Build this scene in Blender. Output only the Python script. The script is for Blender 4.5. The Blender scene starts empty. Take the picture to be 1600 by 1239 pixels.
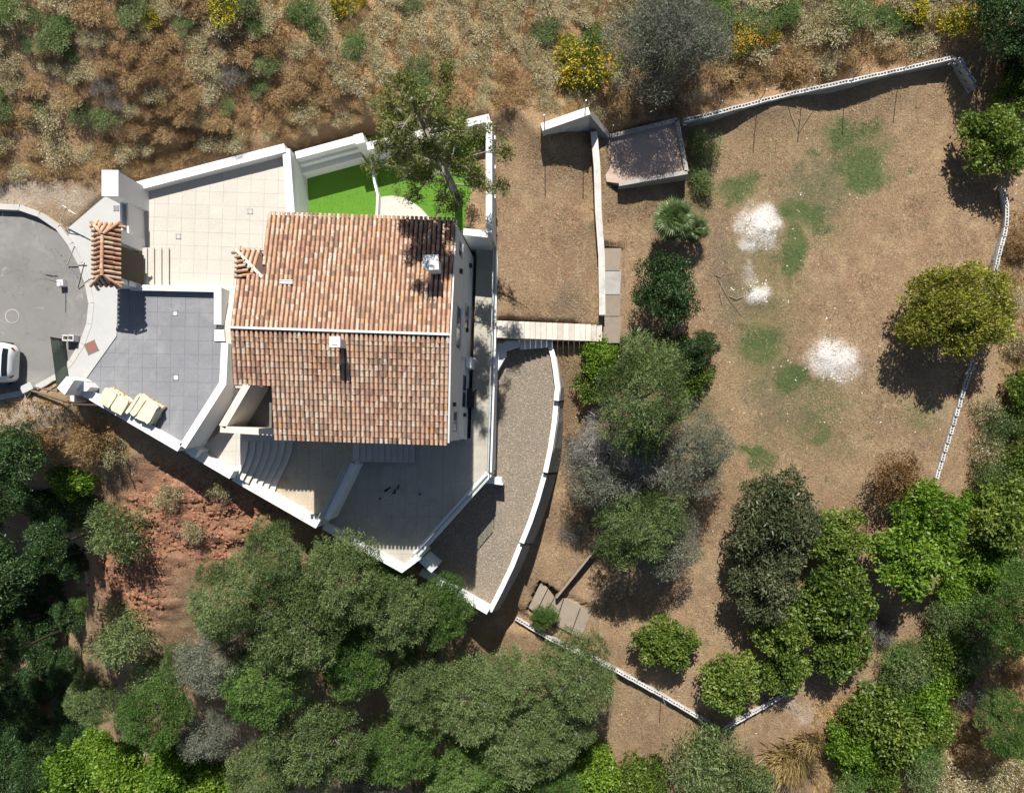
import bpy, math, random
import numpy as np
from mathutils import Vector, Matrix

# ------------------------------------------------------------------ camera, light, exposure
S = bpy.context.scene
C = S.collection
H, F, NU, NV = 37.0, 1109.0, 870.0, 660.0     # camera height, focal length and plumb point in photo pixels

cam_d = bpy.data.cameras.new('camera')
cam = bpy.data.objects.new('camera', cam_d)
C.objects.link(cam)
cam.location = (0, 0, H)
cam_d.sensor_width = 36.0
cam_d.lens = F / 1600 * 36.0
cam_d.shift_x = (800 - NU) / 1600
cam_d.shift_y = -(619.5 - NV) / 1600
cam_d.clip_end = 2000
S.camera = cam

EL = 48.5
w = bpy.data.worlds.new('World')
S.world = w
w.use_nodes = True
nt = w.node_tree
sky = nt.nodes.new('ShaderNodeTexSky')
sky.sky_type = 'NISHITA'
sky.sun_disc = False
sky.sun_elevation = math.radians(EL)
sky.sun_rotation = math.radians(0)
bg = nt.nodes['Background']
bg.inputs[1].default_value = 0.05
nt.links.new(sky.outputs[0], bg.inputs[0])

sun_d = bpy.data.lights.new('sun', 'SUN')
sun = bpy.data.objects.new('sun', sun_d)
C.objects.link(sun)
sun_d.energy = 5.0
sun_d.angle = math.radians(0.5)
sun_d.color = (1.0, 0.96, 0.89)
sun.rotation_euler = (math.radians(-(90 - EL)), 0, 0)
sun.location = (0, 20, 60)
S.view_settings.view_transform = 'Standard'
S.view_settings.look = 'None'
S.view_settings.exposure = 0.65
S.view_settings.gamma = 1.0
S.view_settings.use_curve_mapping = False
S.render.engine = 'CYCLES'

R = random.Random(5)
PI = math.pi

# ------------------------------------------------------------------ helpers
def P(u, v, z):
    k = (H - z) / F
    return ((u - NU) * k, (NV - v) * k, z)

def srgb(r, g, b):
    def f(c):
        c /= 255
        return c / 12.92 if c <= .04045 else ((c + .055) / 1.055) ** 2.4
    return (f(r), f(g), f(b))

WL = {}                                           # world position of every root

def link(o):
    C.objects.link(o)
    return o

def empty(name, loc=(0, 0, 0), rz=0.0):
    o = link(bpy.data.objects.new(name, None))
    o.location = loc
    o.rotation_euler = (0, 0, rz)
    o.empty_display_size = .3
    WL[o] = Vector(loc)
    return o

def tag(o, label=None, cat=None, group=None, kind=None):
    if label: o['label'] = label
    if cat: o['category'] = cat
    if group: o['group'] = group
    if kind: o['kind'] = kind
    return o

class MB:
    def __init__(s):
        s.v = []; s.f = []; s.m = []; s.t = []
    def add(s, vs, fs, m=0, t=.5):
        n = len(s.v)
        s.v += [tuple(p) for p in vs]
        for f in fs:
            s.f.append([i + n for i in f]); s.m.append(m); s.t.append(t)
        return s
    def hexa(s, a, b, m=0, t=.5, mt=None):        # a bottom four, b top four, counter-clockwise
        s.add(list(a) + list(b), [(0, 3, 2, 1), (0, 1, 5, 4), (1, 2, 6, 5), (2, 3, 7, 6), (3, 0, 4, 7)], m, t)
        s.add(list(b), [(0, 1, 2, 3)], m if mt is None else mt, t)
        return s
    def box(s, c, size, rz=0, m=0, t=.5, mt=None):
        x, y, z = [q / 2 for q in size]
        ca, sa = math.cos(rz), math.sin(rz)
        def p(i, j, k): return (c[0] + i * x * ca - j * y * sa, c[1] + i * x * sa + j * y * ca, c[2] + k * z)
        q = [(-1, -1), (1, -1), (1, 1), (-1, 1)]
        return s.hexa([p(i, j, -1) for i, j in q], [p(i, j, 1) for i, j in q], m, t, mt)
    def prism(s, top, zb, m=0, mt=None, t=.5):    # top: list of 3d points
        ar = sum(top[i][0] * top[(i + 1) % len(top)][1] - top[(i + 1) % len(top)][0] * top[i][1] for i in range(len(top)))
        if ar < 0: top = top[::-1]
        n = len(top)
        bot = [(p[0], p[1], zb) for p in top]
        s.add(top, [tuple(range(n))], m if mt is None else mt, t)
        s.add(list(top) + bot, [(i, i + n, (i + 1) % n + n, (i + 1) % n) for i in range(n)], m, t)
        s.add(bot, [tuple(range(n))[::-1]], m, t)
        return s
    def tube(s, pts, rad, n=6, m=0, t=.5, cap=True):
        pts = [Vector(p) for p in pts]
        rings = []
        for i, p in enumerate(pts):
            d = (pts[min(i + 1, len(pts) - 1)] - pts[max(i - 1, 0)]).normalized()
            a = d.orthogonal().normalized(); b = d.cross(a)
            r = rad[i] if hasattr(rad, '__len__') else rad
            rings.append([p + (a * math.cos(2 * PI * k / n) + b * math.sin(2 * PI * k / n)) * r for k in range(n)])
        vs = [q for r in rings for q in r]
        fs = [(i * n + k, i * n + (k + 1) % n, (i + 1) * n + (k + 1) % n, (i + 1) * n + k) for i in range(len(pts) - 1) for k in range(n)]
        if cap:
            fs.append(tuple(range(n))[::-1]); fs.append(tuple((len(pts) - 1) * n + k for k in range(n)))
        return s.add(vs, fs, m, t)
    def mesh(s, name, mats, off=(0, 0, 0), smooth=False):
        me = bpy.data.meshes.new(name)
        me.from_pydata([(p[0] - off[0], p[1] - off[1], p[2] - off[2]) for p in s.v], [], s.f)
        for m in (mats if isinstance(mats, (list, tuple)) else [mats]): me.materials.append(m)
        if any(s.m): me.polygons.foreach_set('material_index', s.m)
        a = me.attributes.new('tint', 'FLOAT', 'FACE')
        a.data.foreach_set('value', s.t)
        if smooth: me.polygons.foreach_set('use_smooth', [True] * len(me.polygons))
        me.update()
        return me
    def build(s, name, mats, parent=None, loc=None, smooth=False):
        if parent is not None:
            off = WL[parent]
            o = link(bpy.data.objects.new(name, s.mesh(name, mats, off, smooth)))
            o.parent = parent
            WL[o] = off
        else:
            if loc is None:
                zs = min(p[2] for p in s.v)
                loc = (sum(p[0] for p in s.v) / len(s.v), sum(p[1] for p in s.v) / len(s.v), zs)
            o = link(bpy.data.objects.new(name, s.mesh(name, mats, loc, smooth)))
            o.location = loc
            WL[o] = Vector(loc)
        return o

def child(name, me, parent, loc=(0, 0, 0), rot=(0, 0, 0), sc=(1, 1, 1)):
    o = link(bpy.data.objects.new(name, me))
    o.parent = parent
    o.location = loc; o.rotation_euler = rot; o.scale = sc
    return o

KIDS = {}
def copy_tree(o, parent=None):
    c = link(o.copy())
    if parent is not None: c.parent = parent
    for ch in (KIDS.get(o) or [x for x in o.children]): copy_tree(ch, c)
    return c

def npmesh(name, V, Q, tint, mats, mi=None):
    """fast mesh of quads (Q: n x 4) or triangles (n x 3)"""
    me = bpy.data.meshes.new(name)
    n, k = Q.shape
    me.vertices.add(len(V)); me.vertices.foreach_set('co', np.asarray(V, np.float32).ravel())
    me.loops.add(n * k); me.loops.foreach_set('vertex_index', np.asarray(Q, np.int32).ravel())
    me.polygons.add(n)
    me.polygons.foreach_set('loop_start', np.arange(0, n * k, k, dtype=np.int32))
    me.polygons.foreach_set('loop_total', np.full(n, k, np.int32))
    for m in mats: me.materials.append(m)
    if mi is not None: me.polygons.foreach_set('material_index', np.asarray(mi, np.int32))
    me.update(calc_edges=True)
    a = me.attributes.new('tint', 'FLOAT', 'FACE')
    a.data.foreach_set('value', np.asarray(tint, np.float32))
    me.validate()
    return me

def inpoly(x, y, poly):
    x = np.asarray(x, float); y = np.asarray(y, float)
    r = np.zeros(x.shape, bool)
    n = len(poly)
    for i in range(n):
        x0, y0 = poly[i][:2]; x1, y1 = poly[(i + 1) % n][:2]
        if y0 == y1: continue
        c = ((y0 > y) != (y1 > y)) & (x < (x1 - x0) * (y - y0) / (y1 - y0) + x0)
        r ^= c
    return r

def vnoise(x, y, seed=0):
    xi = np.floor(x).astype(np.int64); yi = np.floor(y).astype(np.int64)
    fx = x - xi; fy = y - yi
    fx = fx * fx * (3 - 2 * fx); fy = fy * fy * (3 - 2 * fy)
    def h(a, b):
        q = (a * 374761393 + b * 668265263 + seed * 974711) & 0x7fffffff
        q = ((q ^ (q >> 13)) * 1274126177) & 0x7fffffff
        return ((q ^ (q >> 16)) & 0xffff) / 65535.0
    return (h(xi, yi) * (1 - fx) + h(xi + 1, yi) * fx) * (1 - fy) + (h(xi, yi + 1) * (1 - fx) + h(xi + 1, yi + 1) * fx) * fy

def fbm(x, y, o=4, seed=0):
    s = 0; a = .5
    for i in range(o):
        s = s + a * vnoise(x * 2 ** i, y * 2 ** i, seed + i); a *= .5
    return s

# ------------------------------------------------------------------ materials
def newmat(name):
    m = bpy.data.materials.new(name); m.use_nodes = True
    n = m.node_tree.nodes; l = m.node_tree.links
    return m, n, l, n['Principled BSDF']

def nd(n, typ, **kw):
    x = n.new(typ)
    for k, v in kw.items(): setattr(x, k, v)
    return x

def mixc(n, l, fac, a, b):
    x = n.new('ShaderNodeMix'); x.data_type = 'RGBA'
    for s, v in ((x.inputs[0], fac), (x.inputs[6], a), (x.inputs[7], b)):
        if hasattr(v, 'links'): l.new(v, s)
        elif isinstance(v, (tuple, list)): s.default_value = (*v[:3], 1)
        else: s.default_value = v
    return x.outputs[2]

def math_(n, l, op, a, b=None, c=None, clamp=False):
    x = n.new('ShaderNodeMath'); x.operation = op; x.use_clamp = clamp
    for s, v in zip(x.inputs, (a, b, c)):
        if v is None: continue
        if hasattr(v, 'links'): l.new(v, s)
        else: s.default_value = v
    return x.outputs[0]

def noise(n, l, scale, det=5, rough=.6, co=None, dist=0):
    x = nd(n, 'ShaderNodeTexNoise'); x.inputs['Scale'].default_value = scale
    x.inputs['Detail'].default_value = det; x.inputs['Roughness'].default_value = rough
    x.inputs['Distortion'].default_value = dist
    if co is not None: l.new(co, x.inputs['Vector'])
    return x.outputs[0]

def ramp(n, l, fac, stops):
    x = nd(n, 'ShaderNodeValToRGB'); e = x.color_ramp.elements
    while len(e) > 1: e.remove(e[-1])
    for i, (p, c) in enumerate(stops):
        q = e[0] if i == 0 else e.new(p)
        q.position = p; q.color = (*c, 1) if isinstance(c, (tuple, list)) else (c, c, c, 1)
    l.new(fac, x.inputs[0])
    return x.outputs[0]

def objco(n): return n.new('ShaderNodeTexCoord').outputs['Object']
def geoco(n): return n.new('ShaderNodeNewGeometry').outputs['Position']

def bump(n, l, b, h, strength=.5, dist=.02):
    x = nd(n, 'ShaderNodeBump'); x.inputs['Strength'].default_value = strength; x.inputs['Distance'].default_value = dist
    l.new(h, x.inputs['Height']); l.new(x.outputs[0], b.inputs['Normal'])

def speckled(name, c1, c2, scale=3, rough=.8, bstr=.3, fine=40, c3=None, tint=0.0, objtint=0.0):
    """weathered mineral surface: two tones by large noise, fine grain, optional stains"""
    m, n, l, b = newmat(name)
    co = geoco(n)
    a = noise(n, l, scale, 6, .65, co)
    col = mixc(n, l, ramp(n, l, a, [(.3, 0.0), (.7, 1.0)]), c1, c2)
    g = noise(n, l, fine, 4, .6, co)
    col = mixc(n, l, math_(n, l, 'MULTIPLY', ramp(n, l, g, [(.35, 1.0), (.65, 0.0)]), .35), col, tuple(x * .6 for x in c1))
    if c3 is not None:
        s = noise(n, l, scale * .45, 7, .7, co, .6)
        col = mixc(n, l, ramp(n, l, s, [(.52, 0.0), (.68, .8)]), col, c3)
    if tint or objtint:
        if tint: f = nd(n, 'ShaderNodeAttribute', attribute_name='tint').outputs['Fac']
        else: f = n.new('ShaderNodeObjectInfo').outputs['Random']
        k = math_(n, l, 'MULTIPLY_ADD', f, tint or objtint, 1 - (tint or objtint) * .5)
        x = nd(n, 'ShaderNodeHueSaturation'); l.new(col, x.inputs['Color']); l.new(k, x.inputs['Value'])
        col = x.outputs[0]
    l.new(col, b.inputs['Base Color'])
    b.inputs['Roughness'].default_value = rough
    b.inputs['Specular IOR Level'].default_value = .3
    bump(n, l, b, g, bstr, .01)
    return m

def cracked(m, scale=.45, c=(.07, .068, .066)):
    n, l = m.node_tree.nodes, m.node_tree.links; b = n['Principled BSDF']
    src = b.inputs['Base Color'].links[0].from_socket; co = geoco(n)
    wn = nd(n, 'ShaderNodeTexNoise'); wn.inputs['Scale'].default_value = 1.6; wn.inputs['Detail'].default_value = 5; l.new(co, wn.inputs[0])
    vv = nd(n, 'ShaderNodeVectorMath', operation='ADD'); l.new(co, vv.inputs[0]); l.new(wn.outputs['Color'], vv.inputs[1])
    vo = nd(n, 'ShaderNodeTexVoronoi', feature='DISTANCE_TO_EDGE'); vo.inputs['Scale'].default_value = scale; l.new(vv.outputs[0], vo.inputs['Vector'])
    k = ramp(n, l, vo.outputs['Distance'], [(0, .42), (.007, 0.0)])
    col = mixc(n, l, k, src, c)
    st = noise(n, l, 1.9, 7, .75, co, 1.2)
    col = mixc(n, l, ramp(n, l, st, [(.60, 0.0), (.70, .55)]), col, (.40, .385, .36))
    col = mixc(n, l, ramp(n, l, st, [(.30, .5), (.40, 0.0)]), col, (.13, .127, .122))
    l.new(col, b.inputs['Base Color'])

def plain(name, c, rough=.5, metal=0.0, spec=.4):
    m, n, l, b = newmat(name)
    a = noise(n, l, 7, 4, .6, geoco(n))
    l.new(mixc(n, l, math_(n, l, 'MULTIPLY', a, .35), c, tuple(x * .7 for x in c)), b.inputs['Base Color'])
    b.inputs['Roughness'].default_value = rough; b.inputs['Metallic'].default_value = metal
    b.inputs['Specular IOR Level'].default_value = spec
    return m

def leafmat(name, dark, mid, light, trans=.3, rough=.5):
    m, n, l, b = newmat(name)
    f = nd(n, 'ShaderNodeAttribute', attribute_name='tint').outputs['Fac']
    r = n.new('ShaderNodeObjectInfo').outputs['Random']
    f = math_(n, l, 'ADD', f, math_(n, l, 'MULTIPLY_ADD', r, .32, -.16), clamp=True)
    col = ramp(n, l, f, [(0, dark), (.5, mid), (1, light)])
    l.new(col, b.inputs['Base Color'])
    b.inputs['Roughness'].default_value = rough
    b.inputs['Specular IOR Level'].default_value = .35
    t = nd(n, 'ShaderNodeBsdfTranslucent'); l.new(col, t.inputs[0])
    mx = nd(n, 'ShaderNodeMixShader'); mx.inputs[0].default_value = trans
    l.new(b.outputs[0], mx.inputs[1]); l.new(t.outputs[0], mx.inputs[2])
    l.new(mx.outputs[0], n['Material Output'].inputs[0])
    return m

M = {}
M['white'] = speckled('white_render', (.73, .735, .735), (.68, .68, .67), 1.2, .75, .12, 30, (.60, .585, .55))
M['white_worn'] = speckled('worn_white_render', (.70, .68, .64), (.58, .55, .50), 2.0, .85, .3, 25, (.36, .33, .29))
M['concrete'] = speckled('concrete', (.40, .385, .36), (.30, .285, .265), 1.5, .9, .4, 22, (.22, .2, .18))
M['concrete_pale'] = speckled('pale_concrete', (.47, .47, .455), (.42, .42, .41), .8, .85, .15, 30, (.45, .45, .43))
M['court'] = speckled('grey_paving', (.235, .238, .255), (.190, .193, .208), 1.0, .7, .15, 14, (.29, .29, .292), objtint=.05)
M['patio'] = speckled('cream_paving', (.52, .485, .43), (.47, .44, .39), 1.0, .7, .12, 16, (.56, .49, .39), objtint=.05)
M['terrace'] = speckled('warm_paving', (.47, .40, .30), (.40, .34, .26), 2.0, .75, .2, 14, (.31, .235, .16), objtint=.05)
M['terrace_grey'] = speckled('grey_brown_paving', (.42, .39, .33), (.36, .335, .285), 1.3, .75, .2, 14, (.29, .255, .21), objtint=.05)
M['mortar'] = speckled('mortar', (.40, .365, .305), (.35, .32, .27), 4, .9, .3)
M['mortar_cream'] = speckled('cream_mortar', (.505, .47, .415), (.47, .435, .385), 4, .9, .3)
M['mortar_grey'] = speckled('grey_mortar', (.19, .193, .205), (.165, .168, .18), 4, .9, .3)
M['step'] = speckled('step_stone', (.66, .61, .54), (.58, .54, .48), 2.5, .75, .15, 20, (.52, .47, .4), objtint=.08)
M['step_grey'] = speckled('grey_step_stone', (.52, .50, .47), (.44, .42, .40), 2.5, .75, .15, 20, objtint=.08)
M['step_mix'] = speckled('worn_step_stone', (.62, .58, .52), (.48, .43, .37), 2.2, .8, .25, 20, (.40, .34, .27), objtint=.3)
M['old_slab'] = speckled('old_concrete_slab', (.29, .24, .19), (.24, .195, .155), 2.0, .9, .4, 20, (.19, .16, .13), objtint=.15)
M['block'] = speckled('cinder_block', (.60, .59, .57), (.50, .49, .47), 3.0, .95, .5, 35, (.36, .35, .33), objtint=.22)
M['block_low'] = speckled('cinder_block_low', (.46, .45, .43), (.38, .37, .355), 3.0, .95, .5, 35, (.3, .29, .28), tint=.2)
M['asphalt'] = speckled('worn_asphalt', (.215, .208, .198), (.165, .16, .153), .55, .9, .35, 45, (.29, .28, .265))
cracked(M['asphalt'])
M['kerb'] = speckled('kerb_concrete', (.50, .49, .465), (.42, .41, .39), 2.0, .9, .3, 25, (.44, .42, .39))
M['gravel'] = speckled('gravel', (.24, .195, .145), (.19, .16, .125), 1.1, .95, .9, 30, (.27, .21, .145))
M['tank'] = speckled('pink_screed', (.50, .38, .31), (.42, .32, .265), 2.0, .9, .3, 25, (.33, .26, .22))
M['cream'] = speckled('cream_render', (.66, .60, .53), (.60, .54, .47), 1.5, .8, .2, 25)
M['dark_metal'] = plain('dark_metal', (.05, .05, .055), .45, .6)
M['steel'] = plain('galvanised_steel', (.42, .42, .43), .4, .7)
M['rust'] = plain('rusty_iron', (.25, .12, .085), .8, .1)
M['pale_tube'] = plain('painted_tube', (.70, .62, .58), .5)
M['wood'] = plain('weathered_wood', (.17, .115, .075), .85)
M['pallet'] = plain('pallet_wood', (.36, .27, .18), .85)
M['stone'] = speckled('limestone', (.66, .61, .48), (.57, .52, .41), 3.0, .85, .6, 10, (.46, .40, .29))
M['dark_wood'] = plain('dark_wood', (.055, .045, .03), .8)
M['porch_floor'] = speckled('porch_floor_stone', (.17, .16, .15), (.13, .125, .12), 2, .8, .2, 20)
M['net'] = plain('shade_net', (.10, .125, .10), .9)
M['shutter'] = plain('window_frame_paint', (.22, .25, .28), .5)
M['turf'] = None
M['bark'] = speckled('bark', (.20, .155, .115), (.13, .10, .075), 5, .95, .8, 25)
M['bark_grey'] = speckled('grey_bark', (.30, .275, .245), (.20, .18, .16), 5, .95, .8, 25)

def glassmat(name, tintc, alpha=.25):
    m, n, l, b = newmat(name)
    b.inputs['Base Color'].default_value = (*tintc, 1); b.inputs['Roughness'].default_value = .05
    b.inputs['Transmission Weight'].default_value = 0
    t = nd(n, 'ShaderNodeBsdfTransparent'); t.inputs[0].default_value = (.93, .97, .95, 1)
    mx = nd(n, 'ShaderNodeMixShader'); mx.inputs[0].default_value = alpha
    l.new(t.outputs[0], mx.inputs[1]); l.new(b.outputs[0], mx.inputs[2]); l.new(mx.outputs[0], n['Material Output'].inputs[0])
    return m
M['rail_glass'] = glassmat('balustrade_glass', (.55, .66, .62), .14)
m, n, l, b = newmat('window_glass'); b.inputs['Base Color'].default_value = (.03, .04, .05, 1); b.inputs['Roughness'].default_value = .06; M['pane'] = m

def turfmat():
    m, n, l, b = newmat('artificial_turf')
    co = geoco(n)
    a = noise(n, l, 1.3, 4, .6, co); g = noise(n, l, 60, 3, .7, co)
    col = mixc(n, l, a, (.085, .205, .018), (.115, .25, .026))
    col = mixc(n, l, ramp(n, l, g, [(.35, .5), (.6, 0.0)]), col, (.045, .125, .012))
    l.new(col, b.inputs['Base Color']); b.inputs['Roughness'].default_value = .8
    b.inputs['Specular IOR Level'].default_value = .15
    bump(n, l, b, g, .6, .02)
    return m
M['turf'] = turfmat()

def tilemat(name, joined, lichen=.45, dust=(.50, .34, .22)):
    m, n, l, b = newmat(name)
    co = geoco(n)
    f = nd(n, 'ShaderNodeAttribute', attribute_name='tint').outputs['Fac'] if joined else n.new('ShaderNodeObjectInfo').outputs['Random']
    col = ramp(n, l, f, [(0, (.14, .080, .062)), (.14, (.27, .135, .092)), (.30, (.42, .205, .135)), (.52, (.50, .27, .175)), (.74, (.55, .345, .235)), (.88, (.60, .46, .35)), (.94, (.55, .49, .43)), (1, (.54, .24, .055))])
    a = noise(n, l, 9, 6, .7, co)
    col = mixc(n, l, ramp(n, l, a, [(.48, 0.0), (.68, .8)]), col, (.115, .082, .066))
    li = noise(n, l, 3.1, 6, .75, co, .5)
    col = mixc(n, l, ramp(n, l, li, [(.57, 0.0), (.64, .8)]), col, (.50, .25, .065))
    gr = noise(n, l, 5.3, 5, .7, co, .4)
    col = mixc(n, l, ramp(n, l, gr, [(.60, 0.0), (.70, .65)]), col, (.40, .36, .31))
    big = noise(n, l, .55, 3, .6, co)
    col = mixc(n, l, ramp(n, l, big, [(.42, lichen * .35), (.62, lichen)]), col, dust)
    l.new(col, b.inputs['Base Color']); b.inputs['Roughness'].default_value = .85
    b.inputs['Specular IOR Level'].default_value = .25
    bump(n, l, b, noise(n, l, 45, 4, .7, co), .4, .01)
    return m
M['tile'] = tilemat('clay_tile', False)
M['tile_joined'] = tilemat('clay_tile_field', True)
M['tile_south_bright'] = tilemat('bright_south_clay_tile', False, .5, (.58, .44, .32))  # lichen-tan clay for the south slope, brightened against the grazing sun
M['tile_south_bright_joined'] = tilemat('bright_south_clay_tile_field', True, .5, (.58, .44, .32))
M['pan'] = speckled('clay_pan_tile', (.115, .068, .050), (.080, .052, .040), 4, .9, .4, 30, (.06, .048, .040))
# ------------------------------------------------------------------ terrain
CTRL = """
0,0,9.5 200,0,9.3 400,0,9 600,0,8.5 800,0,7.4 1000,0,6.5 1200,0,5 1400,0,4 1600,0,3
0,150,8 200,150,7.8 400,150,7.6 600,130,7.2 800,130,5.2 1000,120,4.4 1200,100,2.9 1400,60,2.2
0,280,6.7 100,290,6.7 150,282,6.8 205,280,5.85 320,248,5.85 443,218,5.9 460,236,5.2 560,205,5.2 600,212,5.1 765,172,4.95 800,185,3.9 845,192,4.3 921,165,4.4 956,205,2.4 1057,180,1.7 1100,165,1.3 1300,118,1.1 1495,80,.9
0,325,6.37 60,325,6.37 110,380,6.37 140,480,6.37 100,580,6.37 0,618,6.37 0,470,6.37 -150,470,6.4 -150,300,6.9 -150,620,6.3
50,650,6.25 20,690,5.9 100,640,6.2 130,660,5.4 0,735,5.0 60,745,4.4 120,760,2.6 40,770,-4 90,800,-5 0,860,-7 -100,860,-8 -100,740,4.5 -100,770,-5 120,860,-6 -250,735,5 -450,735,5.2 -650,730,5.2 -250,790,-5 -450,800,-6 -650,800,-6
200,710,4.7 250,735,4.4 300,765,4.1 350,785,3.7 420,815,3.0 300,850,3.0 220,850,2.9 250,930,1.9 175,880,2.0 170,960,.6 175,1030,-1 380,860,2.5 480,850,2.0 560,880,1.0 640,915,-.4 760,985,-2.6
300,1000,.2 500,950,.2 600,1000,-1.5 700,1050,-3.4 900,1050,-4.4 110,950,-8 50,1000,-9 60,1100,-10 110,1080,-9.5 0,1239,-11 -200,1100,-10 -200,1239,-11 70,1239,-10 120,1180,-8.5 180,1130,-5 200,1239,-6 300,1150,-3 400,1150,-2.5 420,1239,-4 600,1239,-6 800,1150,-6.5 900,1239,-7 1000,1239,-6.4
790,220,3.5 790,350,3.0 790,490,2.55 900,240,3.0 920,350,2.3 920,480,1.5 950,300,1.75 1010,310,1.45 1070,300,1.2 950,350,1.3 1000,350,1.0 960,520,.9 1000,420,.8 890,545,.9 890,570,.5 900,650,-.8 880,720,-1.8 862,850,-2.5 848,920,-3.0 885,880,-2.6 918,845,-2.45 866,922,-2.8 930,930,-3.5 900,980,-3.7 960,1000,-3.6
1100,250,.9 1100,400,.5 1110,560,-.3 1120,750,-1.5 1300,200,.6 1300,400,.1 1300,600,-.7 1300,750,-1.5 1500,150,.5 1540,300,.1 1500,600,-.9 1450,750,-1.7 1000,650,-.9 1000,800,-2.2 1100,900,-2.8 1030,1000,-3.5 1050,1080,-4 1130,1140,-4.4 1250,1080,-4 1300,950,-3.2 1400,900,-2.8 1480,850,-2.5
1600,100,0 1600,350,-.2 1600,600,-1.5 1600,800,-2.6 1600,1000,-3.8 1500,1000,-3.6 1400,1050,-4.2 1300,1180,-5 1450,1200,-5 1600,1239,-5.2 1150,1230,-5.8
"""
ctrl = np.array([P(*[float(q) for q in s.split(',')]) for s in CTRL.split()])
_d = np.hypot(ctrl[:, None, 0] - ctrl[None, :, 0], ctrl[:, None, 1] - ctrl[None, :, 1])
_n = len(ctrl)
_A = np.zeros((_n + 3, _n + 3)); _A[:_n, :_n] = _d - .03 * np.eye(_n)
_A[:_n, _n] = 1; _A[:_n, _n + 1:] = ctrl[:, :2]; _A[_n:, :_n] = _A[:_n, _n:].T
_W = np.linalg.solve(_A, np.r_[ctrl[:, 2], 0, 0, 0])

def zraw(x, y):
    x = np.asarray(x, float); y = np.asarray(y, float)
    s = _W[_n] + _W[_n + 1] * x + _W[_n + 2] * y
    for i in range(_n): s = s + _W[i] * np.hypot(x - ctrl[i, 0], y - ctrl[i, 1])
    return s

def zt(x, y): return float(zraw(np.array([x]), np.array([y]))[0])
def ground(u, v):
    z = 0.0
    for _ in range(14):
        p = P(u, v, z); z = .5 * z + .5 * zt(p[0], p[1])
    return P(u, v, z)

Z = dict(road=6.4, apron=6.44, court=6.40, patio=5.80, left=5.0, mid=4.1, dark=2.75, gravel=0.0, turf=4.1)
PX = {
 'court': [(184, 446), (340, 450), (341, 512), (335, 514), (336, 534), (350, 534), (346, 600), (285, 702), (132, 612), (124, 606), (182, 525)],
 'apron': [(163, 308), (192, 308), (198, 385), (190, 390), (190, 446), (184, 446), (182, 525), (124, 606), (96, 592), (112, 565), (130, 535), (140, 500), (143, 478), (139, 445), (124, 405), (108, 372), (106, 357)],
 'patio': [(212, 296), (447, 236), (455, 340), (455, 470), (338, 470), (338, 450), (266, 450), (200, 450), (200, 385), (214, 385)],
 'left': [(352, 590), (440, 590), (440, 690), (378, 690), (368, 744), (308, 710)],
 'mid': [(370, 680), (556, 680), (556, 722), (503, 818), (362, 742)],
 'dark': [(556, 690), (735, 685), (745, 400), (738, 368), (776, 368), (771, 560), (767, 738), (650, 872), (634, 890), (505, 818), (556, 722)],
 'gravel': [(775, 540), (858, 534), (868, 578), (873, 622), (866, 680), (851, 745), (831, 810), (803, 880), (766, 958), (650, 888), (690, 800), (750, 730)],
 'turf': [(452, 250), (566, 214), (766, 180), (768, 364), (720, 360), (720, 430), (452, 430)],
}
GA, GB = .72, .10                                # the gravel terrace tilts gently to the south
def gpt(u, v):
    z = 0.0
    for _ in range(20): z = GA + GB * P(u, v, z)[1]
    return P(u, v, z)
def gravel_poly(): return [gpt(u, v) for u, v in PX['gravel']]
def wpoly(key): return gravel_poly() if key == 'gravel' else [P(u, v, Z[key]) for u, v in PX[key]]

def axis_lines(a, b, step, far):
    c = list(np.arange(a, b + step / 2, step))
    lo, hi, s = a, b, step
    left, right = [], []
    while lo > -far: s *= 1.35; lo -= s; left.append(lo)
    s = step
    while hi < far: s *= 1.35; hi += s; right.append(hi)
    return np.array(left[::-1] + c + right)

def ellip(u, v, uc, vc, a, b, p=1.0): return np.exp(-(((u - uc) / a) ** 2 + ((v - vc) / b) ** 2) * p)

gx = axis_lines(-37, 31, .17, 110); gy = axis_lines(-26, 23, .17, 110)
X, Y = np.meshgrid(gx, gy)
XF, YF = X.ravel(), Y.ravel()
ZF = zraw(XF, YF)
ZR = ZF.copy()
far = np.maximum(np.maximum(-37 - XF, XF - 31), np.maximum(-26 - YF, YF - 23)).clip(0)
U = NU + XF * F / (H - ZF); V = NV - YF * F / (H - ZF)
redm = np.maximum.reduce([ellip(U, V, 300, 810, 120, 90), ellip(U, V, 210, 880, 70, 130), ellip(U, V, 250, 760, 60, 50), ellip(U, V, 430, 790, 50, 30)])
hillm = 1 / (1 + np.exp((V - np.interp(U, [0, 150, 205, 445, 765, 850, 960, 1060, 1300, 1500, 1700], [290, 282, 280, 215, 175, 175, 200, 180, 125, 82, 60])) / 6))
rough = .05 + .30 * np.clip(redm * 1.6, 0, 1) + .22 * hillm
ZF = ZF + (fbm(XF * 1.4, YF * 1.4, 4, 3) - .5) * rough + (fbm(XF * 6, YF * 6, 2, 9) - .4) * rough * .35
clod = np.abs(fbm(XF * 1.1 + 3, YF * 2.0, 4, 21) - .47) * 2
ZF += np.clip(redm * 1.6, 0, 1) * (clod ** .6 - .4) * .45
for (uc, vc, a_, b_, h_) in ((1187, 350, 27, 30, .34), (1183, 462, 20, 15, .2), (1300, 562, 44, 28, .26)):
    ZF += h_ * ellip(U, V, uc, vc, a_, b_) * (.45 + 1.1 * fbm(XF * 2.6, YF * 2.6, 4, 51))
near_road = np.maximum(ellip(U, V, 40, 470, 150, 175, 1.2), 0)
ZF = np.where(near_road > .45, np.minimum(ZF, 6.34), ZF)
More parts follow.
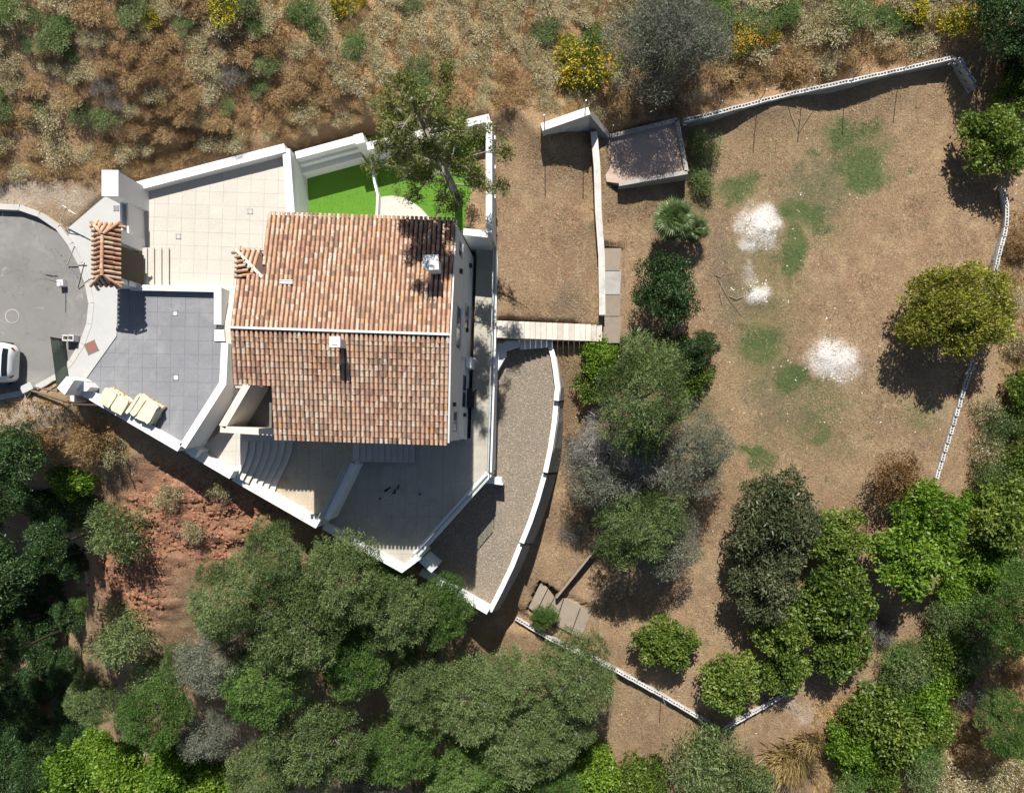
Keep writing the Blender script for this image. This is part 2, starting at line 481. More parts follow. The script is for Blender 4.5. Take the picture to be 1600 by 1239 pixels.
for key in PX:
    ins = inpoly(XF, YF, wpoly(key))
    ZF = np.where(ins, np.minimum(ZF, (GA + GB * YF if key == 'gravel' else Z[key]) - .35), ZF)
house_px = [(368, 395), (417, 333), (714, 347), (745, 372), (735, 690), (427, 682), (360, 600)]
ins = inpoly(XF, YF, [P(u, v, 6.0) for u, v in house_px]); ZF = np.where(ins, np.minimum(ZF, 2.0), ZF)
# terrain features: step of the low wall east of the steps, flat bench in front of the block walls
ins = inpoly(XF, YF, [P(u, v, 1.9) for u, v in [(946, 210), (1062, 184), (1078, 272), (962, 293)]]); ZF = np.where(ins, np.minimum(ZF, 1.5), ZF)
for key, zz in (('steps', -3.45),):
    ins = inpoly(XF, YF, [P(u, v, -3.4) for u, v in [(842, 905), (880, 926), (932, 952), (908, 996), (866, 980), (824, 950)]]); ZF = np.where(ins, np.minimum(ZF, -3.75), ZF)

ins = inpoly(XF, YF, [P(u, v, -3.0) for u, v in [(941, 846), (868, 936), (900, 952), (985, 860)]]); ZF = np.where(ins, np.minimum(ZF, -3.5), ZF)
# ground held back by walls: never above the coping at its back
def hold(pts, below, slope=1.1, reach=.32):
    global ZF
    q = [P(*p) for p in pts]
    best = np.full(XF.shape, 1e9)
    for (x0, y0, z0), (x1, y1, z1) in zip(q, q[1:]):
        dx, dy = x1 - x0, y1 - y0
        t = np.clip(((XF - x0) * dx + (YF - y0) * dy) / (dx * dx + dy * dy), 0, 1)
        dd = np.hypot(XF - x0 - t * dx, YF - y0 - t * dy)
        best = np.minimum(best, z0 + (z1 - z0) * t - below + np.maximum(0, dd - reach) * slope)
    ZF = np.minimum(ZF, best)
NWALL = [(1068, 189, 1.95), (1120, 176, 1.9), (1232, 147, 1.8), (1330, 126, 1.7), (1420, 106, 1.6), (1497, 88, 1.5)]
hold(NWALL, .28, .34, .5)
hold([(1499, 90, 1.5), (1512, 112, 1.3), (1526, 135, 1.15)], .22)
EWALL = [(1568, 294, .35), (1575, 328, .3), (1572, 360, .25), (1561, 400, .15), (1552, 442, .05), (1540, 490, -.1), (1522, 565, -.6), (1508, 605, -.75), (1494, 652, -1.0), (1476, 708, -1.35), (1462, 753, -1.55)]
hold(EWALL, .22)
hold([(202, 294, 6.2), (445, 231, 6.25)], .15, .8); hold([(462, 243, 5.65), (562, 216, 5.65)], .15, .5); hold([(573, 229, 5.5), (765, 184, 5.4)], .15, .5)
hold([(846, 199, 4.5), (921, 173, 4.6)], .12, .7); hold([(923, 177, 4.5), (952, 212, 2.5), (955, 213, 2.25), (1058, 187, 2.25)], .12, .7)
SWALL = [(806, 966, -3.2), (835, 984, -3.25), (866, 1001, -3.3), (960, 1046, -3.6), (1040, 1090, -3.8), (1124, 1140, -3.95)]
hold(SWALL, .28); hold([(1132, 1139, -3.95), (1180, 1112, -3.85), (1236, 1080, -3.6)], .28)
ins = inpoly(XF, YF, [P(u, v, 1.1) for u, v in [(940, 384), (974, 384), (971, 540), (941, 540)]]); ZF = np.where(ins, np.minimum(ZF, .8), ZF)
ins = inpoly(XF, YF, [P(u, v, 1.8) for u, v in [(776, 499), (943, 506), (943, 536), (776, 530)]]); ZF = np.where(ins, np.minimum(ZF, .75 + np.clip(-XF, 0, 3) * .25), ZF)

nx, ny = len(gx), len(gy)
idx = np.arange(nx * ny).reshape(ny, nx)
Q = np.stack([idx[:-1, :-1], idx[:-1, 1:], idx[1:, 1:], idx[1:, :-1]], -1).reshape(-1, 4)

G = {}
U0, V0 = U, V
U = U + (fbm(XF * 1.1, YF * 1.1, 5, 41) - .48) * 40; V = V + (fbm(XF * 1.1 + 50, YF * 1.1, 5, 43) - .48) * 40
G['hill'] = hillm
G['red'] = redm
wob = (fbm(XF * .5, YF * .5, 4, 31) - .5)
G['grn'] = np.clip(np.maximum.reduce([ellip(U, V, 1350, 262, 42, 52), ellip(U, V, 1320, 215, 55, 35) * .8, ellip(U, V, 1362, 205, 25, 25) * .8, ellip(U, V, 1235, 395, 22, 45), ellip(U, V, 1188, 535, 45, 38), ellip(U, V, 1250, 335, 45, 35) * .8,
     ellip(U, V, 1150, 298, 45, 25) * .8, ellip(U, V, 1228, 590, 32, 42) * .85, ellip(U, V, 1180, 705, 35, 18) * .8, ellip(U, V, 1285, 680, 25, 18) * .7, ellip(U, V, 1200, 755, 40, 14) * .7, ellip(U, V, 1100, 640, 40, 60) * .5, ellip(U, V, 1440, 650, 40, 40) * .5, ellip(U, V, 1200, 480, 70, 260) * .48, ellip(U, V, 1270, 640, 120, 90) * .42, ellip(U, V, 1290, 300, 120, 110) * .42, ellip(U, V, 925, 345, 10, 8) * .5, ellip(U, V, 1080, 300, 40, 60) * .5]) * 1.2 + wob * .45, 0, 1)
G['chalk'] = np.clip(np.maximum.reduce([ellip(U, V, 1187, 350, 33, 36), ellip(U, V, 1183, 462, 26, 20), ellip(U, V, 1172, 425, 20, 30) * .45, ellip(U, V, 1300, 562, 54, 36) * .92, ellip(U, V, 1172, 380, 20, 14) * .7]), 0, 1)
G['straw'] = np.clip(np.maximum.reduce([ellip(U, V, 1205, 228, 60, 32), ellip(U, V, 1130, 610, 40, 60) * .6, ellip(U, V, 800, 200, 60, 40) * .7, ellip(U, V, 130, 690, 90, 50) * .9, ellip(U, V, 860, 470, 90, 30) * .6, ellip(U, V, 1580, 700, 60, 200) * .6, ellip(U, V, 250, 240, 200, 50) * .6, ellip(U, V, 1450, 120, 120, 40) * .6]) + wob * .3, 0, 1)
G['pale'] = np.clip(np.maximum.reduce([ellip(U, V, 20, 300, 100, 28), ellip(U, V, 110, 305, 60, 25) * .7, ellip(U, V, 40, 650, 75, 32), ellip(U, V, 1250, 1110, 40, 25) * .6, ellip(U, V, 1560, 1080, 40, 40) * .4]), 0, 1)
G['litter'] = np.clip(np.maximum.reduce([ellip(U, V, 1270, 300, 90, 80) * .8, ellip(U, V, 1200, 620, 90, 50) * .7, ellip(U, V, 1130, 400, 40, 90) * .8, ellip(U, V, 1150, 450, 45, 80) * .9, ellip(U, V, 1250, 640, 120, 60) * .6, ellip(U, V, 890, 470, 40, 40) * .8, ellip(U, V, 1280, 290, 70, 50) * .7, ellip(U, V, 850, 330, 70, 120) * .35, ellip(U, V, 1400, 700, 60, 60) * .5, ellip(U, V, 960, 930, 80, 80) * .5]) + wob * .4, 0, 1)

U, V = U0, V0
def terrain_mat():
    m, n, l, b = newmat('hillside_earth')
    co = geoco(n)
    def A(k): return nd(n, 'ShaderNodeAttribute', attribute_name=k).outputs['Fac']
    big = noise(n, l, .35, 5, .6, co); mid = noise(n, l, 2.2, 6, .7, co); fine = noise(n, l, 11, 6, .75, co); tiny = noise(n, l, 38, 3, .7, co)
    # anisotropic straw litter
    vo = nd(n, 'ShaderNodeTexVoronoi'); vo.inputs['Scale'].default_value = 16; vo.inputs['Randomness'].default_value = 1
    mp = nd(n, 'ShaderNodeMapping'); mp.inputs['Scale'].default_value = (1, .45, 1); l.new(co, mp.inputs[0])
    wn = nd(n, 'ShaderNodeTexNoise'); wn.inputs['Scale'].default_value = 6; l.new(co, wn.inputs[0])
    vv = nd(n, 'ShaderNodeVectorMath', operation='ADD'); l.new(mp.outputs[0], vv.inputs[0]); l.new(wn.outputs['Color'], vv.inputs[1]); l.new(vv.outputs[0], vo.inputs['Vector'])
    vr = nd(n, 'ShaderNodeSeparateColor'); l.new(vo.outputs['Color'], vr.inputs[0])
    col = mixc(n, l, ramp(n, l, big, [(.35, 0.0), (.65, 1.0)]), (.305, .185, .110), (.37, .25, .148))
    col = mixc(n, l, ramp(n, l, mid, [(.42, 0.0), (.65, .75)]), col, (.22, .158, .098))
    patch = noise(n, l, .8, 6, .72, co, .8)
    col = mixc(n, l, ramp(n, l, patch, [(.50, 0.0), (.62, .75)]), col, (.44, .315, .185))
    col = mixc(n, l, ramp(n, l, patch, [(.34, .7), (.44, 0.0)]), col, (.26, .14, .080))
    col = mixc(n, l, math_(n, l, 'MULTIPLY', A('straw'), ramp(n, l, mid, [(.3, .4), (.6, 1.0)])), col, (.40, .27, .145))
    col = mixc(n, l, math_(n, l, 'MULTIPLY', A('hill'), ramp(n, l, big, [(.4, .35), (.6, 1.0)])), col, (.50, .30, .155))
    def thr(a, lo, hi, amp=.55, src=fine):
        q = math_(n, l, 'ADD', a, math_(n, l, 'MULTIPLY', math_(n, l, 'SUBTRACT', src, .5), amp * 2))
        return ramp(n, l, q, [(lo, 0.0), (hi, 1.0)])
    col = mixc(n, l, math_(n, l, 'MULTIPLY', thr(A('litter'), .35, .75, .6, mid), .8), col, (.165, .128, .095))
    col = mixc(n, l, thr(A('red'), .2, .55, .35, mid), col, mixc(n, l, ramp(n, l, mid, [(.35, 0.0), (.65, 1.0)]), (.27, .12, .068), (.37, .185, .112)))
    col = mixc(n, l, thr(A('pale'), .25, .7, .5, mid), col, (.52, .43, .34))
    # straw flecks and dark gaps
    col = mixc(n, l, ramp(n, l, vr.outputs[0], [(.66, 0.0), (.9, .8)]), col, (.54, .40, .245))
    col = mixc(n, l, ramp(n, l, vr.outputs[1], [(.72, 0.0), (.92, .7)]), col, (.16, .11, .075))
    col = mixc(n, l, ramp(n, l, tiny, [(.30, .5), (.44, 0.0)]), col, (.15, .10, .07))
    col = mixc(n, l, math_(n, l, 'MULTIPLY', thr(A('grn'), .22, .78, .85), .85), col, mixc(n, l, tiny, (.050, .098, .024), (.105, .150, .050)))
    col = mixc(n, l, thr(A('chalk'), .30, .78, .62), col, mixc(n, l, ramp(n, l, tiny, [(.3, 0.0), (.6, 1.0)]), (.56, .50, .43), (.80, .77, .73)))
    l.new(col, b.inputs['Base Color']); b.inputs['Roughness'].default_value = .95; b.inputs['Specular IOR Level'].default_value = .15
    hsum = math_(n, l, 'ADD', math_(n, l, 'MULTIPLY', fine, 1.0), math_(n, l, 'MULTIPLY', vr.outputs[0], .35))
    bump(n, l, b, hsum, .9, .07)
    return m
M['earth'] = terrain_mat()
me = npmesh('hillside_ground', np.stack([XF, YF, ZF], -1), Q, np.full(len(Q), .5), [M['earth']])
for k, a in G.items():
    at = me.attributes.new(k, 'FLOAT', 'POINT'); at.data.foreach_set('value', np.asarray(a, np.float32))
me.polygons.foreach_set('use_smooth', np.ones(len(Q), bool))
tag(link(bpy.data.objects.new('hillside_ground', me)), kind='structure')
ZG = ZF.reshape(ny, nx)
def zgrid(x, y):
    """height of the finished ground sheet, bilinear"""
    x = np.asarray(x, float); y = np.asarray(y, float)
    i = np.clip(np.searchsorted(gx, x) - 1, 0, nx - 2); j = np.clip(np.searchsorted(gy, y) - 1, 0, ny - 2)
    a = (x - gx[i]) / (gx[i + 1] - gx[i]); b = (y - gy[j]) / (gy[j + 1] - gy[j])
    return (ZG[j, i] * (1 - a) + ZG[j, i + 1] * a) * (1 - b) + (ZG[j + 1, i] * (1 - a) + ZG[j + 1, i + 1] * a) * b

# ------------------------------------------------------------------ paving
def clip_rect(poly, x0, x1, y0, y1):
    for ax, s, lim in ((0, 1, x0), (0, -1, x1), (1, 1, y0), (1, -1, y1)):
        out = []
        for i in range(len(poly)):
            a, b = poly[i], poly[(i + 1) % len(poly)]
            ia, ib = (a[ax] - lim) * s >= 0, (b[ax] - lim) * s >= 0
            if ia: out.append(a)
            if ia != ib:
                t = (lim - a[ax]) / (b[ax] - a[ax])
                out.append((a[0] + (b[0] - a[0]) * t, a[1] + (b[1] - a[1]) * t))
        poly = out
        if not poly: return []
    return poly

def pave(parent, poly, z, size, ang, mat, name='slab', gap=.006, thick=.03, off=(0, 0), seed=1, hide=None):
    rr = random.Random(seed)
    ca, sa = math.cos(ang), math.sin(ang)
    loc = [(p[0] * ca + p[1] * sa, -p[0] * sa + p[1] * ca) for p in poly]
    sx, sy = size if isinstance(size, tuple) else (size, size)
    ar = sum(loc[i][0] * loc[(i + 1) % len(loc)][1] - loc[(i + 1) % len(loc)][0] * loc[i][1] for i in range(len(loc)))
    if ar < 0: loc = loc[::-1]
    i0 = math.floor((min(p[0] for p in loc) - off[0]) / sx); i1 = math.ceil((max(p[0] for p in loc) - off[0]) / sx)
    j0 = math.floor((min(p[1] for p in loc) - off[1]) / sy); j1 = math.ceil((max(p[1] for p in loc) - off[1]) / sy)
    full = None
    for i in range(i0, i1):
        for j in range(j0, j1):
            x0, y0 = off[0] + i * sx, off[1] + j * sy
            c = clip_rect(loc, x0 + gap / 2, x0 + sx - gap / 2, y0 + gap / 2, y0 + sy - gap / 2)
            if len(c) < 3: continue
            a = abs(sum(c[q][0] * c[(q + 1) % len(c)][1] - c[(q + 1) % len(c)][0] * c[q][1] for q in range(len(c)))) / 2
            if a < .015: continue
            cx, cy = x0 + sx / 2, y0 + sy / 2
            wx, wy = cx * ca - cy * sa, cx * sa + cy * ca
            if hide and hide(wx, wy): continue
            is_full = a > (sx - gap) * (sy - gap) * .999
            if is_full and full is not None: me = full
            else:
                q = MB(); q.prism([(p[0] - cx, p[1] - cy, 0) for p in c], -thick)
                me = q.mesh(name, mat)
                if is_full: full = me
            o = child(name, me, parent, (wx - WL[parent].x, wy - WL[parent].y, z + rr.uniform(-.0025, .0025) - WL[parent].z), (rr.uniform(-.002, .002), rr.uniform(-.002, .002), ang))

def platform(name, key, mats, zb, label=None, base_drop=.012):
    poly = [(p[0], p[1], Z[key] - base_drop) for p in wpoly(key)]
    o = MB().prism(poly, zb, 0, 1).build(name, mats)
    return tag(o, kind='structure')

court = platform('courtyard', 'court', [M['white'], M['mortar_grey']], 2.0)
pave(court, wpoly('court'), Z['court'], .6, math.radians(-1), M['court'], seed=3, off=(.1, .25))
patio = platform('patio', 'patio', [M['white'], M['mortar_cream']], 3.0)
pave(patio, wpoly('patio'), Z['patio'], .6, math.radians(-2), M['patio'], seed=4, hide=lambda x, y: x > -12.1 and y < 8.3)
lt = platform('upper_terrace', 'left', [M['white'], M['mortar_cream']], 0.5)
pave(lt, wpoly('left'), Z['left'], .6, math.radians(-2), M['patio'], seed=5)
mt = platform('middle_terrace', 'mid', [M['white'], M['mortar']], 0.0)
pave(mt, wpoly('mid'), Z['mid'], .6, math.radians(-2), M['terrace'], seed=6)
dk = platform('lower_terrace', 'dark', [M['white'], M['mortar']], -3.0)
pave(dk, wpoly('dark'), Z['dark'], .6, math.radians(-2), M['terrace_grey'], seed=7, hide=lambda x, y: x < -4.75 and y > -.55)
gv = tag(MB().prism(gravel_poly(), -5.0, 0, 1).build('gravel_terrace', [M['white_worn'], M['gravel']]), kind='structure')
ap = platform('pavement', 'apron', [M['concrete_pale'], M['concrete_pale']], 5.8, base_drop=0)
tf = platform('turf_garden', 'turf', [M['white'], M['turf']], 2.0, base_drop=0)
# turf blades: fine real relief on the artificial lawn
rng = np.random.default_rng(11)
def scatter_blades(name, n, inside, xr, yr, zf, ln, wd, mat, lay=.5, seed=0, tint=None):
    g = np.random.default_rng(seed)
    x = g.uniform(*xr, n * 3); y = g.uniform(*yr, n * 3)
    k = inside(x, y); x = x[k][:n]; y = y[k][:n]; n = len(x)
    z = zf(x, y)
    a = g.uniform(0, 2 * PI, n); L = g.uniform(*ln, n); up = g.uniform(0, lay, n); wv = g.uniform(*wd, n)
    d = np.stack([np.cos(a) * np.sqrt(1 - up ** 2), np.sin(a) * np.sqrt(1 - up ** 2), up], -1) * L[:, None]
    s = np.stack([-np.sin(a), np.cos(a), np.zeros(n)], -1) * wv[:, None] / 2
    p = np.stack([x, y, z + .004], -1)
    Vv = np.stack([p - s, p + s, p + d], 1).reshape(-1, 3)
    t = g.random(n) if tint is None else tint(x, y, g)
    return tag(link(bpy.data.objects.new(name, npmesh(name, Vv, np.arange(n * 3).reshape(-1, 3), t, [mat]))), kind='stuff')
tp = wpoly('turf')
M['turf_blade'] = leafmat('turf_blade', (.05, .14, .012), (.09, .22, .02), (.13, .28, .035), .15, .7)
scatter_blades('turf_blades', 16000, lambda x, y: inpoly(x, y, tp), (-13.2, -2), (7.5, 15), lambda x, y: np.full(x.shape, Z['turf']), (.03, .06), (.01, .02), M['turf_blade'], .8, 5)

# soil bed and white half-round landing on the turf
tag(MB().prism([P(u, v, 4.14) for u, v in [(737, 232), (762, 226), (760, 360), (726, 358), (728, 330), (736, 300)]], 3.9).build('planting_bed', [M['earth']]), kind='structure')
arc = [P(588 + 0, 311, 4.16)] + [P(u, v, 4.16) for u, v in [(600, 307), (614, 306), (630, 309), (645, 316), (658, 326), (672, 341), (672, 372), (588, 372)]]
tag(MB().prism(arc, 3.9).build('round_landing', M['patio']), kind='structure')

# ------------------------------------------------------------------ road, kerb
kerb_px = [(-420, 300), (-200, 312), (0, 323), (25, 323), (45, 328), (65, 337), (85, 350), (100, 365), (112, 385), (124, 408), (134, 432), (141, 462), (143, 480), (140, 503), (132, 530), (118, 556), (104, 574), (88, 588), (62, 603), (40, 612), (15, 619), (0, 621), (-200, 628), (-420, 632)]
road = [P(u, v, Z['road']) for u, v in kerb_px]
tag(MB().prism(road, 6.1).build('road', M['asphalt']), kind='structure')
def ribbon(pts, wd, side=0.0):
    """left and right edges of a strip along 3d points"""
    L, Rr = [], []
    for i, p in enumerate(pts):
        a = Vector(pts[max(i - 1, 0)]); b = Vector(pts[min(i + 1, len(pts) - 1)])
        d = (b - a); d.z = 0; d.normalize()
        nrm = Vector((-d.y, d.x, 0))
        if 0 < i < len(pts) - 1:
            d1 = Vector(p) - a; d1.z = 0; d1.normalize(); k = 1 / max(.45, abs(d1.dot(d)))
        else: k = 1
        ww = wd[i] if hasattr(wd, '__len__') else wd
        L.append(tuple(Vector(p) + nrm * ww * k * (.5 + side))); Rr.append(tuple(Vector(p) - nrm * ww * k * (.5 - side)))
    return L, Rr
def strip_solid(mb, pts, wd, zb, side=0.0, m=0, lip=0.0, drop=None):
    """solid following pts (top line); zb = bottom height, or drop = thickness"""
    L, Rr = ribbon(pts, wd, side)
    n = len(pts)
    def low(p): return (p[0], p[1], p[2] - drop if drop is not None else zb)
    vs = L + Rr + [low(p) for p in L] + [low(p) for p in Rr]
    fs = []
    for i in range(n - 1):
        fs += [(i, n + i, n + i + 1, i + 1), (2 * n + i, 2 * n + i + 1, 3 * n + i + 1, 3 * n + i), (i, i + 1, 2 * n + i + 1, 2 * n + i), (n + i, 3 * n + i, 3 * n + i + 1, n + i + 1)]
    fs += [(0, 2 * n, 3 * n, n), (n - 1, 2 * n - 1, 4 * n - 1, 3 * n - 1)]
    mb.add(vs, fs, m)
    return mb
kb = tag(empty('kerb', P(60, 335, 6.4)), kind='structure')
# kerb stones, each its own piece, raised at the north side
def along(pts, step):
    out = []; acc = 0
    pts = [Vector(p) for p in pts]
    out.append(pts[0])
    need = step
    for a, b in zip(pts, pts[1:]):
        Ls = (b - a).length; t = 0
        while Ls - t >= need:
            t += need; out.append(a + (b - a) * (t / Ls)); need = step
        need -= Ls - t
    return out
def kerb_h(u, v): return 6.66 if v < 345 else (6.52 if v < 390 else 6.455)
kpts = [P(u, v, kerb_h(u, v)) for u, v in kerb_px[1:-1]]
ks = along(kpts, .9)
for a, b in zip(ks, ks[1:]):
    d = (b - a).normalized() * .006
    L, Rr = ribbon([tuple(a + d), tuple(b - d)], .24)
    strip_solid(mb := MB(), [tuple(a + d), tuple(b - d)], .24, 6.1)
    mb.build('kerb_stone', M['kerb'], kb)

# manhole covers and lids set in the paving
def disc(name, u, v, z, r, mat, label, cat, n=24, ring=None):
    mb = MB(); c = P(u, v, z)
    mb.prism([(c[0] + r * math.cos(2 * PI * i / n), c[1] + r * math.sin(2 * PI * i / n), z + .012) for i in range(n)], z - .05)
    o = mb.build(name, mat, loc=(c[0], c[1], z))
    if ring:
        mb = MB()
        for i in range(n):
            a, b = 2 * PI * i / n, 2 * PI * (i + 1) / n
            q = [(c[0] + s * math.cos(t), c[1] + s * math.sin(t)) for t, s in ((a, r + .006), (a, r + .05), (b, r + .05), (b, r + .006))]
            mb.prism([(x, y, z + .008) for x, y in q], z - .05)
        mb.build('frame', ring, o)
    return tag(o, label, cat)
disc('manhole_cover', 19, 494, Z['road'], .26, M['asphalt'], 'round manhole cover set in the road above the white car', 'manhole cover', ring=M['concrete'])
def lid(name, u, v, z, sx, rz, mat, label, cat):
    c = P(u, v, z)
    o = MB().box((c[0], c[1], z - .01), (sx, sx, .05), rz).build(name, mat, loc=(c[0], c[1], z - .03))
    tag(o, label, cat)
    f = MB()
    for k in range(4):
        a = rz + k * PI / 2
        f.box((c[0] + math.cos(a) * (sx / 2 + .02), c[1] + math.sin(a) * (sx / 2 + .02), z - .008), (.03, sx + .07, .04), a)
    f.build('frame', M['steel'], o)
    return o
lid('drain_lid', 143, 543, Z['apron'], .44, .42, M['rust'], 'rusty red square lid set in the pale pavement beside the road', 'manhole cover')
lid('drain_lid', 275, 590, Z['court'], .17, .0, M['white'], 'small white square lid in the grey court above the stone pallets', 'drain lid')
lid('drain_lid', 274, 490, Z['court'], .15, .1, M['white_worn'], 'small stained lid in the upper middle of the grey court', 'drain lid')
lid('drain_lid', 182, 326, Z['apron'], .17, .0, M['steel'], 'small grey lid in the pavement beside the planter wall', 'drain lid')
lid('drain_lid', 279, 370, Z['patio'], .16, .0, M['patio'], 'small cream lid in the middle of the sunlit patio', 'drain lid')
lid('drain_lid', 391, 331, Z['patio'], .16, .0, M['patio'], 'small cream lid in the patio close to the tiled roof', 'drain lid')
# ------------------------------------------------------------------ walls
def wall(name, label, pts, wd, zb, mat='white', cap=.06, lip=.02, cat='wall', group=None, capmat=None):
    """masonry wall with a coping; pts are (u, v, ztop) of the top centre line"""
    w3 = [P(*p) for p in pts]
    root = empty(name, (w3[0][0], w3[0][1], zb))
    tag(root, label, cat, group)
    body = [(p[0], p[1], p[2] - cap) for p in w3]
    strip_solid(MB(), body, wd, zb).build('masonry', M[mat], root)
    for i, (a, b) in enumerate(zip(w3, w3[1:])):     # one coping length per straight run
        L, Rr = ribbon(w3, wd + 2 * lip)
        q = MB()
        q.hexa([(p[0], p[1], p[2] - cap) for p in (L[i], Rr[i], Rr[i + 1], L[i + 1])], [L[i], Rr[i], Rr[i + 1], L[i + 1]])
        q.build('coping', M[capmat or mat], root)
    return root

wall('garden_wall', 'long low white wall along the top edge of the cream patio', [(202, 294, 6.2), (445, 231, 6.25)], .33, 4.5)
wall('garden_wall', 'white wall between the cream patio and the green turf', [(447, 233, 6.2), (455, 345, 6.05)], .30, 3.5)
nw = wall('garden_wall', 'white retaining wall with a ledge at the back of the green turf', [(462, 243, 5.65), (562, 216, 5.65)], .28, 3.4)
MB().prism([P(467, 259, 4.75), P(563, 233, 4.75), P(566, 246, 4.75), P(471, 272, 4.75)], 3.5).build('ledge', M['white'], nw)
MB().prism([P(466, 252, 5.2), P(563, 226, 5.2), P(565, 232, 5.2), P(469, 258, 5.2)], 4.9).build('ledge', M['white'], nw)
c = P(561, 217, 5.85); MB().box((c[0], c[1], 4.7), (.42, .42, 2.3), .25).build('pier', M['white'], nw)
wall('garden_wall', 'white wall behind the tall tree, running up to the garden corner', [(573, 229, 5.5), (765, 184, 5.4)], .30, 3.4)
ew = wall('garden_wall', 'white wall with small round lamps between the planting bed and the dry lawn', [(764, 190, 5.45), (764, 364, 5.35)], .24, 1.5)
for (u, v) in [(773, 216), (772, 262), (771, 308)]:
    zz = 4.1; xw = P(764, v, 5.4)[0] + .125
    yy = P(772, v, zz)[1]
    MB().box((xw + .03, yy, zz), (.07, .16, .16)).build('wall_lamp', M['white'], ew)
wall('garden_wall', 'short white wall closing the planting bed beside the house', [(724, 362, 5.3), (762, 366, 5.3)], .26, 1.5)
tag(strip_solid(MB(), [P(579, 250, 4.5), P(585, 285, 4.5), P(590, 305, 4.5), P(588, 345, 4.5)], .10, 3.8).build('lawn_edging', M['white']), 'thin white edging splitting the green turf in two', 'edging')

wall('court_wall', 'white wall along the top edge of the grey court', [(203, 449, 6.66), (337, 452, 6.66)], .20, 4.8)
wall('court_wall', 'short white wall on the right edge of the grey court, upper part', [(340, 449, 6.68), (340, 507, 6.62)], .28, 4.8)
wall('court_wall', 'bent white wall on the right edge of the grey court above the porch', [(351, 536, 6.66), (348, 599, 6.66), (285, 698, 6.66)], .26, 3.5)
wall('court_wall', 'white outer wall of the grey court behind the stone pallets', [(130, 611, 6.66), (281, 699, 6.66)], .36, -1.0)
tag(MB().prism([P(335, 515, 6.46), P(350, 515, 6.46), P(351, 533, 6.46), P(335, 533, 6.46)], 5.0).build('wall_block', M['white']), 'low white block in the gap of the right court wall', 'block')
wall('terrace_wall', 'white parapet outside the upper terrace with a stepped left end', [(300, 706, 5.5), (362, 742, 5.5)], .36, -1.5)
c = P(300, 705, 5.9); tag(MB().box((c[0], c[1], 4.3), (.5, .38, 3.2), -.5).build('wall_step', M['white']), 'stepped white block where the court wall drops to the terrace', 'block')
wall('terrace_wall', 'long white parapet outside the curved steps', [(366, 744, 4.62), (497, 819, 4.55)], .40, -2.5)
wall('terrace_wall', 'white parapet outside the shaded lower terrace, ending in a point', [(506, 821, 3.15), (630, 889, 3.08), (653, 869, 2.95)], .34, -4.5)
wall('terrace_wall', 'slanting white wall between the two shaded terraces', [(551, 724, 4.2), (509, 811, 4.16)], .26, 1.5)
wall('terrace_kerb', 'pale kerb along the slanting edge of the lower terrace', [(764, 740, 2.78), (649, 867, 2.78)], .30, -2.0, cap=.05)
wall('terrace_kerb', 'pale kerb along the straight right edge of the walkway by the house', [(775, 372, 2.78), (771, 560, 2.78), (765, 738, 2.78)], .16, -2.0, cap=.05)
wall('gravel_wall', 'white wall along the lower left edge of the gravel terrace', [(657, 893, .62), (763, 955, .55)], .32, -6.0)
wv = empty('curved_gravel_wall', P(863, 600, -4)); tag(wv, 'long curved white wall with stepped top around the gravel terrace', 'wall')
for pts in ([(858, 533, 1.28), (864, 556, 1.28), (868, 580, 1.28), (871, 606, 1.28), (869, 626, 1.28)], [(869, 628, .98), (866, 660, .98), (860, 700, .98), (852, 738, .98)],
            [(851, 741, .66), (840, 780, .66), (828, 816, .66), (815, 848, .66)], [(813, 851, .34), (800, 884, .34), (783, 920, .34), (765, 955, .34)]):
    q = [P(*p) for p in pts]
    strip_solid(MB(), [(p[0], p[1], p[2] - .06) for p in q], .20, -5.0).build('masonry', M['white_worn'], wv)
    strip_solid(MB(), q, .25, 0, drop=.06).build('coping', M['white'], wv)
    Lf, Rt = ribbon(q, .26)                       # battered rough footing on the outer side
    if Lf[0][0] > Rt[0][0]: Rt = Lf
    c_ = Vector((-6.0, -1.0, 0)); ft = MB()
    for a, b in zip(Rt, Rt[1:]):
        oa = [(Vector(p) - c_).normalized() for p in (a, b)]
        def off(p, o, d, dz): return (p[0] + o.x * d, p[1] + o.y * d, p[2] - dz)
        ft.hexa([off(a, oa[0], .75, 3.6), off(b, oa[1], .75, 3.6), off(b, oa[1], -.1, 3.6), off(a, oa[0], -.1, 3.6)], [off(a, oa[0], .06, .35), off(b, oa[1], .06, .35), off(b, oa[1], -.1, .35), off(a, oa[0], -.1, .35)])
    ft.build('footing', M['concrete'], wv)
tag(MB().prism([P(755, 743, 1.4), P(783, 748, 1.4), P(786, 758, 1.4), P(762, 755, 1.4), P(742, 760, 1.4)], -1.0).build('wing_wall', M['white']), 'short white wing wall standing on the gravel at the bend of the terrace edge', 'wall')
tag(MB().prism([P(653, 876, 1.6), P(664, 869, 1.6), P(683, 886, 1.6), P(674, 895, 1.6)], -3.0).build('wing_wall', M['white']), 'short white wing wall at the pointed tip of the lower terrace', 'wall')
tag(MB().prism([P(776, 536, 1.5), P(816, 534, 1.5), P(816, 540, 1.5), P(791, 548, 1.5), P(791, 556, 1.5), P(775, 584, 1.5)], -1.0).build('stair_buttress', M['white']), 'white wedge shaped buttress between the long steps and the gravel', 'wall')
wall('stair_wall', 'stepped white wall between the long steps and the gravel terrace', [(778, 534, 1.95), (812, 536, 1.65), (812.5, 536, 1.5), (858, 538, 1.4)], .26, -2.0, cap=.05)
wall('low_garden_wall', 'thin pale wall between the dry lawn and the concrete path', [(928, 206, 3.2), (933, 262, 2.95), (935, 330, 2.6), (940, 400, 2.15), (941, 492, 1.6)], .28, -.5, 'white_worn')
